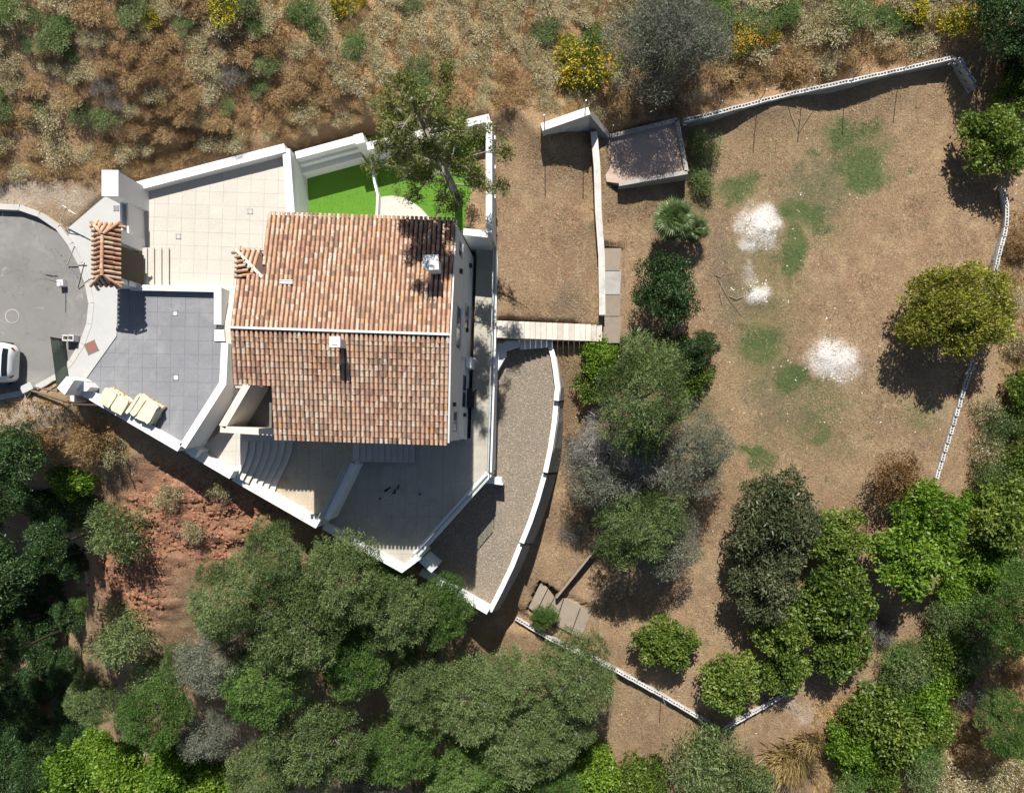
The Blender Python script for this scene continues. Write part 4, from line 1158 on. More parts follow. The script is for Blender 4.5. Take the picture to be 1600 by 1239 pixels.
# fence posts on the walls
pm = MB().tube([(0, 0, -.15), (0, 0, 1.25)], .022, 6).mesh('fence_post', M['steel'])
pm_cap = MB().tube([(0, 0, 1.25), (0, 0, 1.29)], .03, 6).mesh('post_cap', M['steel'])
def post(u, v, z, label, group='thin steel posts on the block walls', brace=None):
    p = P(u, v, z)
    o = tag(link(bpy.data.objects.new('fence_post', pm)), label, 'fence post', group); o.location = p; WL[o] = Vector(p)
    child('post_cap', pm_cap, o)
    if brace:
        for dx in (-1, 1):
            child('brace', MB().tube([(0, 0, 1.0), (dx * .8, .2 * dx, .0)], .014, 5).mesh('brace', M['steel']), o)
for i, (u, v, z) in enumerate([(1119, 176, 1.9), (1186, 159, 1.84), (1258, 142, 1.77), (1331, 126, 1.7), (1413, 108, 1.61)]):
    post(u, v, z, ['leftmost steel post on the long block wall, near the pink slab', 'second steel post from the pink slab on the long block wall', 'braced steel post in the middle of the long block wall', 'steel post right of the braced one on the long block wall', 'rightmost steel post on the long block wall'][i], brace=(i == 2))
post(851, 199, 4.5, 'steel post at the low left end of the weathered retaining wall', 'thin steel posts on the retaining wall')
post(914, 177, 4.58, 'steel post at the tall right end of the weathered retaining wall', 'thin steel posts on the retaining wall')
post(955, 213, 2.2, 'steel post at the upper left corner of the pink slab', 'thin steel posts on the retaining wall', brace=False)
post(1034, 1086, -3.78, 'steel post on the block wall left of the lower garden corner')

# ------------------------------------------------------------------ street side clutter
def tubes(name, label, cat, segs, r, mat, group=None):
    pts = [q for s_ in segs for q in s_]
    base = min(pts, key=lambda p: p[2])
    root = empty(name, base); tag(root, label, cat, group)
    for i, s_ in enumerate(segs): MB().tube(s_, r, 6).build('tube' if mat != 'wood' else 'pole', M[mat], root)
    return root
def Q_(u, v, z): return P(u, v, z)
zr_ = Z['road']
tubes('metal_barrier', 'pale leaning metal frame on the bank above the kerb', 'barrier', [[Q_(88, 336, 7.1), Q_(98, 322, 7.5)], [Q_(98, 322, 7.5), Q_(104, 325, 7.5)], [Q_(104, 325, 7.5), Q_(95, 345, 6.7)], [Q_(104, 327, 7.4), Q_(118, 335, 7.4)], [Q_(118, 335, 7.4), Q_(105, 352, 6.6)], [Q_(95, 345, 6.7), Q_(105, 352, 6.6)], [Q_(105, 352, 6.6), Q_(106, 362, 6.5)]], .022, 'pale_tube')
tubes('metal_rod', 'pale metal rod propped on the kerb beside the road', 'rod', [[Q_(117, 384, 7.2), Q_(105, 414, 6.5)]], .026, 'pale_tube')
tubes('metal_rod', 'dark metal rod leaning on the kerb near the tiled gate', 'rod', [[Q_(132, 411, 7.0), Q_(122, 450, 6.45)]], .018, 'dark_metal')
tubes('fence_wire', 'bent dark wire lying on the road above the signpost foot', 'wire', [[Q_(71, 429, 6.43), Q_(82, 431, 6.44), Q_(90, 431, 6.43)], [Q_(84, 432, 6.43), Q_(96, 444, 6.43)]], .014, 'dark_metal')
tubes('fence_wire', 'two short dark rods lying on the road below the metal frame', 'wire', [[Q_(86, 387, 6.43), Q_(96, 399, 6.43)], [Q_(109, 416, 6.43), Q_(121, 433, 6.43)]], .016, 'dark_metal')
sg = empty('post_foot', P(101, 444, zr_)); tag(sg, 'white concrete foot with a thin upright post standing on the road', 'post')
c = P(101, 444, zr_); MB().box((c[0], c[1], zr_ + .15), (.26, .26, .3), .1).build('foot', M['white'], sg)
MB().tube([(c[0] + .05, c[1] - .02, zr_ + .3), (c[0] + .05, c[1] - .02, zr_ + 1.35)], .018, 6).build('pole', M['steel'], sg)
# netting panel held by two hollow blocks
nb = empty('net_panel', P(101, 530, zr_)); tag(nb, 'dark green netting panel standing beside the hollow blocks at the road edge', 'net panel')
mb = MB(); N_ = 14
for i in range(N_):
    a, b = i / N_, (i + 1) / N_
    def L2(p, q, t): return (p[0] + (q[0] - p[0]) * t, p[1] + (q[1] - p[1]) * t, p[2] + (q[2] - p[2]) * t)
    t0, t1, g0, g1 = P(79, 527, 7.32), P(90, 612, 7.32), P(102, 531, 6.42), P(109, 600, 6.42)
    bul = lambda t: .05 * math.sin(t * 9) 
    for k in range(4):
        c0_, c1_ = k / 4, (k + 1) / 4
        pts_ = [L2(L2(t0, t1, a), L2(g0, g1, a), c0_), L2(L2(t0, t1, a), L2(g0, g1, a), c1_), L2(L2(t0, t1, b), L2(g0, g1, b), c1_), L2(L2(t0, t1, b), L2(g0, g1, b), c0_)]
        w4 = [math.sin(PI * q) for q in (c0_, c1_, c1_, c0_)]
        pts_ = [(p[0] + bul(t) * s_, p[1], p[2]) for p, t, s_ in zip(pts_, (a, a, b, b), w4)]
        mb.add(pts_ + [(p[0] - .012, p[1], p[2]) for p in pts_], [(0, 1, 2, 3), (7, 6, 5, 4)])
mb.build('netting', M['net'], nb)
for a, b in ((P(79, 527, 7.33), P(102, 531, 6.42)), (P(90, 612, 7.33), P(109, 600, 6.42))): MB().tube([a, b], .022, 6).build('post', M['dark_metal'], nb)
hb = block_mesh(.26, .26, .38, 1).mesh('hollow_block', M['block'])
for u, lab in ((102, 'left one of two white hollow blocks beside the netting panel'), (110, 'right one of two white hollow blocks beside the netting panel')):
    o = tag(link(bpy.data.objects.new('hollow_block', hb)), lab, 'block', 'hollow blocks on the road'); o.location = P(u, 528, zr_ + .39); o.rotation_euler = (0, 0, -.08)
tubes('wooden_pole', 'long weathered pole lying from the kerb to the corner pillar', 'pole', [[Q_(38, 607, 6.62), Q_(112, 629, 6.6)]], .055, 'wood')
tubes('wooden_pole', 'thinner pole lying just above the long one by the corner pillar', 'pole', [[Q_(51, 605, 6.66), Q_(91, 612, 6.7)]], .032, 'wood')
tubes('wooden_pole', 'short forked stick lying across the kerb end near the car', 'pole', [[Q_(84, 595, 6.6), Q_(68, 606, 6.6)], [Q_(52, 608, 6.6), Q_(43, 620, 6.55)]], .022, 'wood')
tubes('timber_post', 'left thin upright post on the bank below the corner pillar', 'post', [[Q_(97, 628, 8.0), P(*px(P(97, 628, 8.0)), 8.0)[:2] + (5.9,)]], .035, 'wood')
tubes('timber_post', 'right thin upright post on the bank below the corner pillar', 'post', [[Q_(112, 632, 8.2), P(*px(P(112, 632, 8.2)), 8.2)[:2] + (5.4,)]], .05, 'wood')
tag(MB().box(P(45, 606, 6.55), (.5, .32, .28), .45).build('kerb_rubble', M['concrete_pale']), 'broken pale concrete lump where the kerb ends by the poles', 'rubble')
c = P(118, 623, 6.4); tag(MB().box((c[0], c[1], 6.1), (.3, .34, .9), .5).build('brick_stub', M['cream']), 'pinkish masonry stub under the corner pillar', 'masonry')

# stone pallets
def pallet(u, v, rz, label, seed, sx, sy):
    p = P(u, v, Z['court'] + .01); rr = random.Random(seed)
    root = empty('stone_pallet', p, 0); tag(root, label, 'stone pallet', 'pallets of stone on the court')
    def W(x, y, z): return (p[0] + x * math.cos(rz) - y * math.sin(rz), p[1] + x * math.sin(rz) + y * math.cos(rz), p[2] + z)
    for k in range(3): MB().box(W(0, -sy * .42 + k * sy * .42, .05), (sx, .09, .09), rz).build('bearer', M['pallet'], root)
    for k in range(6): MB().box(W(-sx * .45 + k * sx * .18, 0, .108), (.1, sy, .022), rz).build('board', M['pallet'], root)
    z = .122
    for lay in range(7):
        th = rr.uniform(.05, .075)
        cuts = sorted([-.5, .5] + [rr.uniform(-.12, .12)] + ([rr.choice((-.34, .34))] if rr.random() < .5 else []))
        for c0_, c1_ in zip(cuts, cuts[1:]):
            nn_ = 12; ring = []
            cxl, hw = (c0_ + c1_) / 2 * sx, (c1_ - c0_) / 2 * sx - .012
            dy = rr.uniform(-.05, .05); hy = sy * rr.uniform(.40, .50); tw = rr.uniform(-.07, .07)
            for k in range(nn_):
                a = 2 * PI * k / nn_ + .12
                ex = abs(math.cos(a)) ** .3 * math.copysign(1, math.cos(a)); ey = abs(math.sin(a)) ** .3 * math.copysign(1, math.sin(a))
                xx, yy = ex * hw * rr.uniform(.86, 1.05), ey * hy * rr.uniform(.86, 1.05)
                ring.append(W(cxl + xx - yy * tw, dy + yy + xx * tw, 0))
            tl_ = rr.uniform(-.03, .03)
            top = [(q[0], q[1], p[2] + z + th + (q[0] - ring[0][0]) * tl_ + rr.uniform(-.006, .006)) for q in ring]
            mb = MB()
            mb.add(top + [(q[0], q[1], p[2] + z) for q in top], [tuple(range(nn_))] + [(k + nn_, (k + 1) % nn_ + nn_, (k + 1) % nn_, k) for k in range(nn_)])
            mb.build('stone_slab', M['stone'], root)
        z += th + .006
    return z
zt1 = pallet(191, 627, -.58, 'left pallet of cream stone slabs against the court wall', 3, 1.25, .78)
zt2 = pallet(235, 640, -.55, 'right taller pallet of cream stone slabs against the court wall', 4, 1.12, 1.02)

# ------------------------------------------------------------------ car
def car(x, y, z, rz):
    root = empty('car', (x, y, z), rz); tag(root, 'white hatchback parked on the road at the left edge of the picture', 'car')
    WL[root] = Vector((0, 0, 0))
    m, n, l, b = newmat('car_paint'); b.inputs['Base Color'].default_value = (.78, .80, .81, 1); b.inputs['Roughness'].default_value = .22; b.inputs['Coat Weight'].default_value = .6
    gl, gn, gll, gb = newmat('car_glass'); gb.inputs['Base Color'].default_value = (.012, .016, .02, 1); gb.inputs['Roughness'].default_value = .04
    rub = plain('rubber', (.02, .02, .02), .8)
    red = plain('tail_lamp_red', (.35, .02, .015), .2)
    # stations along the length: x, half width, sill z, shoulder z, roof half width, roof z
    st_ = [(-2.02, .52, .40, .62, .45, .66), (-1.92, .68, .28, .72, .60, .78), (-1.6, .80, .22, .82, .70, .90), (-1.05, .87, .20, .90, .74, .98), (-.55, .88, .20, .93, .64, 1.30), (-.15, .88, .20, .94, .61, 1.45), (.5, .88, .20, .95, .61, 1.50), (1.1, .87, .20, .95, .60, 1.47), (1.55, .85, .22, .96, .58, 1.38), (1.86, .78, .26, .95, .58, 1.12), (2.0, .66, .34, .88, .56, .98), (2.06, .52, .42, .74, .48, .80)]
    mb = MB(); n_ = 9; rings = []
    for (sx, hw, zs, zsh, rw_, rz_) in st_:
        half = [(hw * .94, zs), (hw, zs + (zsh - zs) * .35), (hw * .99, zs + (zsh - zs) * .75), (hw * .93, zsh), (rw_ + (hw * .93 - rw_) * .45, zsh + (rz_ - zsh) * .55), (rw_, rz_ - (rz_ - zsh) * .06), (rw_ * .55, rz_ + .025)]
        ring = [(sx, yy, zz) for yy, zz in half] + [(sx, -yy, zz) for yy, zz in half[::-1]]
        rings.append(ring)
    k = len(rings[0])
    vs = [p for r in rings for p in r]
    fs = [(i * k + j, (i + 1) * k + j, (i + 1) * k + (j + 1) % k, i * k + (j + 1) % k) for i in range(len(rings) - 1) for j in range(k)]
    fs += [tuple(range(k)), tuple((len(rings) - 1) * k + j for j in range(k))[::-1]]
    mb.add(vs, fs)
    me = mb.mesh('body', m, smooth=True)
    child('body', me, root)
    def lift(p, q=.012):
        c_ = Vector((p[0], 0, .7)); d = (Vector(p) - c_); return Vector(p) + d.normalized() * q
    def patch(name, i0, i1, j0, j1, mat, side=1, ins_=.0):
        mbp = MB()
        for i in range(i0, i1):
            for j in range(j0, j1):
                jj = [j, j + 1] if side > 0 else [k - 1 - j, k - 2 - j]
                q = [rings[i][jj[0]], rings[i + 1][jj[0]], rings[i + 1][jj[1]], rings[i][jj[1]]]
                q = [lift(p) for p in q]
                mbp.add(q, [(0, 1, 2, 3)] if side > 0 else [(3, 2, 1, 0)])
        return child(name, mbp.mesh(name, mat, smooth=True), root)
    for sd in (1, -1): patch('side_window', 4, 8, 3, 5, gl, sd)
    patch('rear_window', 9, 10, 5, 8, gl); patch('windscreen', 2, 4, 5, 8, gl)
    for sd in (1, -1):
        patch('tail_light', 10, 11, 2, 3, red, sd); patch('headlight', 0, 1, 1, 3, plain('lamp_glass', (.6, .6, .58), .1), sd)
    for sx in (-1.3, 1.3):
        for sd in (1, -1):
            mw = MB(); pts_ = [(sx, sd * .70, .31), (sx, sd * .885, .31)]
            mw.tube(pts_, .31, 18); wh = child('wheel', mw.mesh('wheel', rub), root)
            mr = MB(); mr.tube([(sx, sd * .80, .31), (sx, sd * .895, .31)], .19, 12); child('rim', mr.mesh('rim', M['steel']), wh)
    for sd in (1, -1):
        mm = MB(); mm.box((-.62, sd * .98, .98), (.14, .2, .14)); child('mirror', mm.mesh('mirror', m), root)
    return root
cx_, cy_, _ = P(-60, 563, 7.3)
car(cx_ + .0, cy_, Z['road'] + .002, math.radians(-3))

# ------------------------------------------------------------------ gravel stones, rubble, straw
gvp = [p for p in wpoly('gravel')]
M['pebble'] = speckled('pebble', (.30, .255, .20), (.215, .185, .15), 8, .95, .3, 30, tint=.9)
def pebbles(name, n, inside, xr, yr, zf, sz, mat, seed, flat=.6, tintf=None):
    g = np.random.default_rng(seed)
    x = g.uniform(*xr, n * 4); y = g.uniform(*yr, n * 4); k = inside(x, y); x = x[k][:n]; y = y[k][:n]; n = len(x)
    z = zf(x, y); s_ = g.uniform(0, 1, n) ** 2.2 * (sz[1] - sz[0]) + sz[0]
    dirs = np.array([(1, 0, 0), (0, 1, 0), (-1, 0, 0), (0, -1, 0), (0, 0, 1)], float)
    a = g.uniform(0, 2 * PI, n); jit = g.uniform(.6, 1.25, (n, 5))
    Vv = dirs[None] * jit[:, :, None] * s_[:, None, None]; Vv[:, :, 2] *= flat
    ca, sa = np.cos(a)[:, None], np.sin(a)[:, None]
    vx = Vv[:, :, 0] * ca - Vv[:, :, 1] * sa; vy = Vv[:, :, 0] * sa + Vv[:, :, 1] * ca
    Vv = np.stack([vx + x[:, None], vy + y[:, None], Vv[:, :, 2] + z[:, None] + (s_ * flat * .15)[:, None]], -1).reshape(-1, 3)
    T = np.array([(0, 1, 4), (1, 2, 4), (2, 3, 4), (3, 0, 4)])
    Qq = (np.arange(n)[:, None, None] * 5 + T[None]).reshape(-1, 3)
    return tag(link(bpy.data.objects.new(name, npmesh(name, Vv, Qq, np.repeat(g.random(n), 4), [mat]))), kind='stuff')
pebbles('gravel_stones', 30000, lambda x, y: inpoly(x, y, gvp), (-8, 1), (-10, 5), lambda x, y: GA + GB * y, (.012, .045), M['pebble'], 4)
M['lime'] = speckled('lime_rubble', (.74, .71, .67), (.56, .51, .45), 5, .95, .3, 30, tint=.4)
def chalk_in(x, y):
    z = zgrid(x, y); u = NU + x * F / (H - z) + (fbm(x * 1.1, y * 1.1, 5, 41) - .48) * 40; v = NV - y * F / (H - z) + (fbm(x * 1.1 + 50, y * 1.1, 5, 43) - .48) * 40
    m_ = np.maximum.reduce([ellip(u, v, 1187, 350, 30, 34), ellip(u, v, 1183, 462, 24, 19), ellip(u, v, 1300, 562, 50, 34) * .8])
    return m_ + (fbm(x * 2.2, y * 2.2, 4, 8) - .5) * 2.4 > .62
pebbles('lime_rubble', 4200, chalk_in, (9, 18), (0, 12), zgrid, (.010, .055), M['lime'], 6, .45)
M['clod'] = speckled('earth_clod', (.33, .16, .092), (.24, .105, .06), 4, .95, .5, 25, tint=.5)
def red_in(x, y):
    z = zgrid(x, y); u = NU + x * F / (H - z); v = NV - y * F / (H - z)
    m_ = np.maximum.reduce([ellip(u, v, 300, 810, 110, 80), ellip(u, v, 210, 880, 60, 110), ellip(u, v, 420, 790, 50, 30)])
    return m_ + (fbm(x * 2, y * 2, 3, 8) - .5) > .45
pebbles('earth_clods', 6000, red_in, (-30, -9), (-14, -1), zgrid, (.02, .13), M['clod'], 7, .7)
M['stray'] = speckled('stray_stone', (.52, .48, .42), (.38, .33, .28), 8, .95, .3, 30, tint=.6)

IN_STRUCT = [wpoly(k) for k in PX] + [[P(u, v, 6.4) for u, v in kerb_px], [P(u, v, 4) for u, v in house_px], [P(u, v, 1.95) for u, v in [(944, 211), (1060, 186), (1074, 270), (962, 290), (942, 262)]], [P(u, v, 1.1) for u, v in [(941, 386), (974, 386), (970, 540), (775, 535), (775, 500), (941, 507)]], [P(u, v, -3.3) for u, v in [(844, 906), (928, 954), (906, 1000), (824, 951)]]]
def open_ground(x, y):
    r = np.ones(np.shape(x), bool)
    for p in IN_STRUCT: r &= ~inpoly(x, y, p)
    return r
def uv_of(x, y):
    z = zgrid(x, y); return NU + x * F / (H - z), NV - y * F / (H - z)
NLINE = ([-400, 0, 150, 205, 445, 765, 850, 960, 1060, 1300, 1500, 1700, 2100], [300, 290, 282, 280, 215, 175, 175, 200, 180, 125, 82, 60, 40])
def field_in(x, y):
    u, v = uv_of(x, y); return open_ground(x, y) & (u > 770) & (v > np.interp(u, *NLINE) + 8) & (v < 1239)
M['straw'] = leafmat('straw', (.13, .082, .048), (.35, .238, .135), (.57, .425, .25), .2, .8)
M['greenstraw'] = leafmat('green_blade', (.035, .070, .018), (.075, .135, .032), (.16, .21, .07), .2, .7)
def straw_in(x, y):
    g = np.random.default_rng(99); d = fbm(x * .55, y * .55, 5, 61)
    u, v = uv_of(x, y)
    u = u + (fbm(x * 1.1, y * 1.1, 5, 41) - .48) * 40; v = v + (fbm(x * 1.1 + 50, y * 1.1, 5, 43) - .48) * 40
    gm = np.maximum.reduce([ellip(u, v, a, b, c, d_) for a, b, c, d_ in ((1350, 262, 44, 52), (1325, 215, 55, 35), (1235, 395, 22, 45), (1188, 535, 45, 38), (1250, 335, 45, 35), (1150, 298, 45, 25), (1228, 590, 32, 42), (1180, 705, 30, 16), (1200, 755, 40, 14))])
    cm_ = np.maximum.reduce([ellip(u, v, 1187, 350, 33, 36), ellip(u, v, 1183, 462, 26, 20), ellip(u, v, 1300, 562, 50, 34)])
    return field_in(x, y) & (g.random(x.shape) < np.clip((d - .36) * 5, .05, 1) * (1 - .8 * gm) * (1 - .9 * cm_))
def straw_tint(x, y, g):
    return np.clip((fbm(x * .8 + 9, y * .8, 5, 67) - .28) * 1.9 * .55 + g.random(x.shape) * .5, 0, 1)
scatter_blades('mown_straw', 110000, straw_in, (-6, 31), (-24, 21), zgrid, (.06, .22), (.012, .03), M['straw'], .35, 21, straw_tint)
def green_in(x, y):
    u, v = uv_of(x, y)
    u = u + (fbm(x * 1.1, y * 1.1, 5, 41) - .48) * 40; v = v + (fbm(x * 1.1 + 50, y * 1.1, 5, 43) - .48) * 40
    m_ = np.maximum.reduce([ellip(u, v, a, b, c, d) for a, b, c, d in ((1350, 262, 44, 52), (1325, 215, 55, 35), (1235, 395, 22, 45), (1188, 535, 45, 38), (1250, 335, 45, 35), (1150, 298, 45, 25), (1228, 590, 32, 42), (1180, 705, 30, 16), (1200, 755, 40, 14))])
    return open_ground(x, y) & (m_ + (fbm(x * 1.3, y * 1.3, 4, 5) - .5) * 2.2 > .60)
scatter_blades('green_grass', 36000, green_in, (8, 22), (-5, 17), zgrid, (.05, .15), (.012, .026), M['greenstraw'], .5, 22)
def thin_green_in(x, y):
    u, v = uv_of(x, y)
    m_ = np.maximum.reduce([ellip(u, v, a, b, c, d) for a, b, c, d in ((1330, 250, 80, 80), (1220, 440, 70, 180), (1210, 600, 70, 80), (1150, 300, 60, 40), (1190, 700, 60, 40), (1290, 670, 60, 50), (1200, 755, 60, 20))])
    g = np.random.default_rng(7)
    return open_ground(x, y) & (g.random(x.shape) < m_ * np.clip((fbm(x * 1.3, y * 1.3, 4, 5) - .38) * 6, 0, 1)) & (u > 1110)
scatter_blades('thin_green_grass', 16000, thin_green_in, (8, 22), (-5, 17), zgrid, (.04, .12), (.012, .022), M['greenstraw'], .5, 25)
pebbles('scattered_stones', 500, field_in, (-5, 30), (-20, 21), zgrid, (.015, .06), M['stray'], 23, .6)

# fallen branch on the field
fb = MB(); g0 = random.Random(4)
for segs in ([(1122, 436), (1130, 452), (1140, 470), (1156, 490), (1165, 497)], [(1128, 440), (1124, 458), (1128, 475)], [(1137, 462), (1150, 468), (1160, 464)], [(1118, 430), (1126, 434), (1130, 428)]):
    fb.tube([(ground(u, v)[0], ground(u, v)[1], float(zgrid(*ground(u, v)[:2])) + .05 + .03 * g0.random()) for u, v in segs], [.022, .018, .015, .012, .008][:len(segs)], 5)
tag(fb.build('fallen_branch', M['bark_grey']), 'grey fallen branch lying on the field left of the white patches', 'branch')

# dark scraps of leaf litter swept together on the shaded terrace
sc_ = MB(); g1 = random.Random(9)
for u, v, L_, a_ in [(606, 764, .35, .5), (604, 766, .25, .6), (617, 767, .18, 1.4), (622, 761, .22, 1.2), (616, 770, .15, .2), (594, 779, .12, .9), (656, 772, .12, .3)]:
    q = P(u, v, Z['dark'] + .012)
    sc_.box((q[0], q[1], q[2] + .012), (L_, .07, .03), a_)
tag(sc_.build('leaf_scraps', M['dark_wood']), 'dark scraps lying on the shaded lower terrace', kind='stuff')
# ------------------------------------------------------------------ vegetation
def unit(a): return a / np.maximum(np.linalg.norm(a, axis=-1, keepdims=True), 1e-9)

def leaf_cloud(g, lobes, n_sprig, per, L, W, spread, minz=-.25, fill=.35, droop=0.0, up=.35, flower=None, aim=.8):
    lobes = np.asarray(lobes, float)
    wgt = lobes[:, 3] ** 2; wgt /= wgt.sum()
    k = g.choice(len(lobes), n_sprig, p=wgt)
    d = unit(g.normal(size=(n_sprig, 3)))
    low = d[:, 2] < minz; d[low, 2] *= -.6; d = unit(d)
    r = lobes[k, 3] * (1 - fill * g.random(n_sprig) ** 2) * (1 + .16 * g.normal(size=n_sprig) * .6)
    c = lobes[k, :3] + d * r[:, None] * np.array([1, 1, .85])
    lt = g.random(len(lobes))[k]; stt = g.random(n_sprig)
    N = n_sprig * per
    rep = lambda a: np.repeat(a, per, axis=0)
    dd = rep(d)
    p = rep(c) + g.normal(size=(N, 3)) * spread
    ax = unit(dd * aim + g.normal(size=(N, 3)) * .75 + np.array([0, 0, up - droop]))
    sd = unit(np.cross(ax, g.normal(size=(N, 3))))
    ln = L * g.uniform(.6, 1.25, N)[:, None]; wd = W * g.uniform(.7, 1.2, N)[:, None]
    p = p - ax * ln * .5
    V = np.stack([p, p + ax * ln * .5 + sd * wd / 2, p + ax * ln, p + ax * ln * .5 - sd * wd / 2], 1).reshape(-1, 3)
    tint = np.clip(.5 + .5 * (rep(lt) - .5) + .5 * (rep(stt) - .5) + .5 * (g.random(N) - .5), 0, 1)
    mi = np.zeros(N, int)
    if flower:
        fs = rep(g.random(n_sprig) < flower[0]) & (g.random(N) < flower[1]) & (dd[:, 2] > -.1)
        mi[fs] = 1
    return V, np.arange(N * 4).reshape(-1, 4), tint, mi

def make_lobes(g, R, n, hc, tall=.75, core=.55, rmin=.26, rmax=.44):
    out = [(0, 0, hc, R * core)]
    for i in range(n):
        a = 2 * PI * (i + g.uniform(-.35, .35)) / n * 1.618 * 2
        rr = R * (.28 + .5 * math.sqrt((i + .5) / n)); lr = R * g.uniform(rmin, rmax)
        rr = min(rr, R - lr * .75)
        z = hc + R * tall * (1 - (rr / R) ** 2) * g.uniform(.45, 1.0) - R * .18
        out.append((rr * math.cos(a), rr * math.sin(a), z, lr))
    out.append((g.uniform(-.1, .1) * R, g.uniform(-.1, .1) * R, hc + R * tall * .62, R * max(rmax, .32)))
    return out

def trunk_mesh(g, name, lobes, hc, r, mat, n_limb=7, depth=1.0):
    mb = MB()
    top = Vector((g.uniform(-.1, .1), g.uniform(-.1, .1), hc * .62))
    mb.tube([(0, 0, -.6 * depth), (g.uniform(-.05, .05), g.uniform(-.05, .05), hc * .3), top], [r * 1.25, r, r * .75], 8)
    for lb in lobes[1:1 + n_limb]:
        e = Vector(lb[:3]); m_ = top.lerp(e, .5) + Vector((g.uniform(-.15, .15), g.uniform(-.15, .15), g.uniform(0, .2)))
        mb.tube([top, m_, e], [r * .5, r * .33, r * .12], 6)
        for q in range(3):
            t = e + Vector(unit(np.array([g.normal(), g.normal(), abs(g.normal())]))) * lb[3] * .9
            mb.tube([m_.lerp(e, .5), t], [r * .18, r * .05], 4)
    return mb.mesh(name, mat)

D = dict
LM = {}
LM['olive'] = leafmat('leaf_grey_green', (.048, .082, .020), (.160, .228, .074), (.325, .395, .172), .45, .6)
LM['olive_b'] = leafmat('leaf_deep_green', (.034, .078, .012), (.112, .215, .042), (.235, .335, .100), .45, .6)
LM['broad'] = leafmat('leaf_glossy_green', (.036, .070, .010), (.125, .200, .028), (.27, .325, .070), .38, .42)
LM['dark'] = leafmat('leaf_dull_dark', (.036, .048, .020), (.092, .112, .048), (.185, .19, .105), .28, .42)
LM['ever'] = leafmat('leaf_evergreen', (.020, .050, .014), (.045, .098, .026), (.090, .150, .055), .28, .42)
LM['lime'] = leafmat('leaf_lime', (.060, .125, .010), (.145, .265, .024), (.26, .365, .055), .4, .42)
LM['yell'] = leafmat('leaf_yellow_green', (.12, .14, .016), (.32, .325, .048), (.48, .45, .11), .35, .45)
LM['rustleaf'] = leafmat('leaf_rust', (.10, .055, .018), (.235, .130, .045), (.27, .21, .07), .3, .6)
LM['twig'] = leafmat('grey_twig', (.070, .066, .056), (.135, .128, .112), (.22, .21, .19), .1, .9)
LM['silver'] = leafmat('silver_twig', (.15, .14, .125), (.29, .275, .25), (.44, .42, .40), .15, .9)
LM['greyleaf'] = leafmat('leaf_dull_grey', (.060, .075, .046), (.165, .190, .122), (.30, .325, .235), .35, .7)
LM['khaki'] = leafmat('leaf_khaki', (.16, .13, .042), (.37, .30, .125), (.55, .47, .24), .4, .75)
LM['brown'] = leafmat('dry_brown_stalk', (.17, .10, .042), (.40, .262, .122), (.58, .43, .23), .35, .85)
LM['cream_fl'] = leafmat('cream_flower', (.42, .40, .24), (.58, .56, .40), (.74, .72, .58), .2, .7)
LM['yellow_fl'] = leafmat('yellow_flower', (.52, .34, .012), (.68, .48, .018), (.78, .60, .05), .3, .6)
LM['orange_fl'] = leafmat('orange_flower', (.52, .19, .012), (.68, .31, .015), (.75, .46, .03), .3, .6)
LM['palm'] = leafmat('leaf_palm', (.035, .068, .016), (.082, .130, .036), (.17, .215, .085), .25, .4)
LM['pine'] = leafmat('leaf_conifer', (.06, .08, .018), (.165, .195, .045), (.29, .30, .10), .3, .5)
LM['ochre'] = leafmat('dry_ochre_grass', (.15, .105, .04), (.33, .235, .09), (.48, .37, .17), .3, .8)

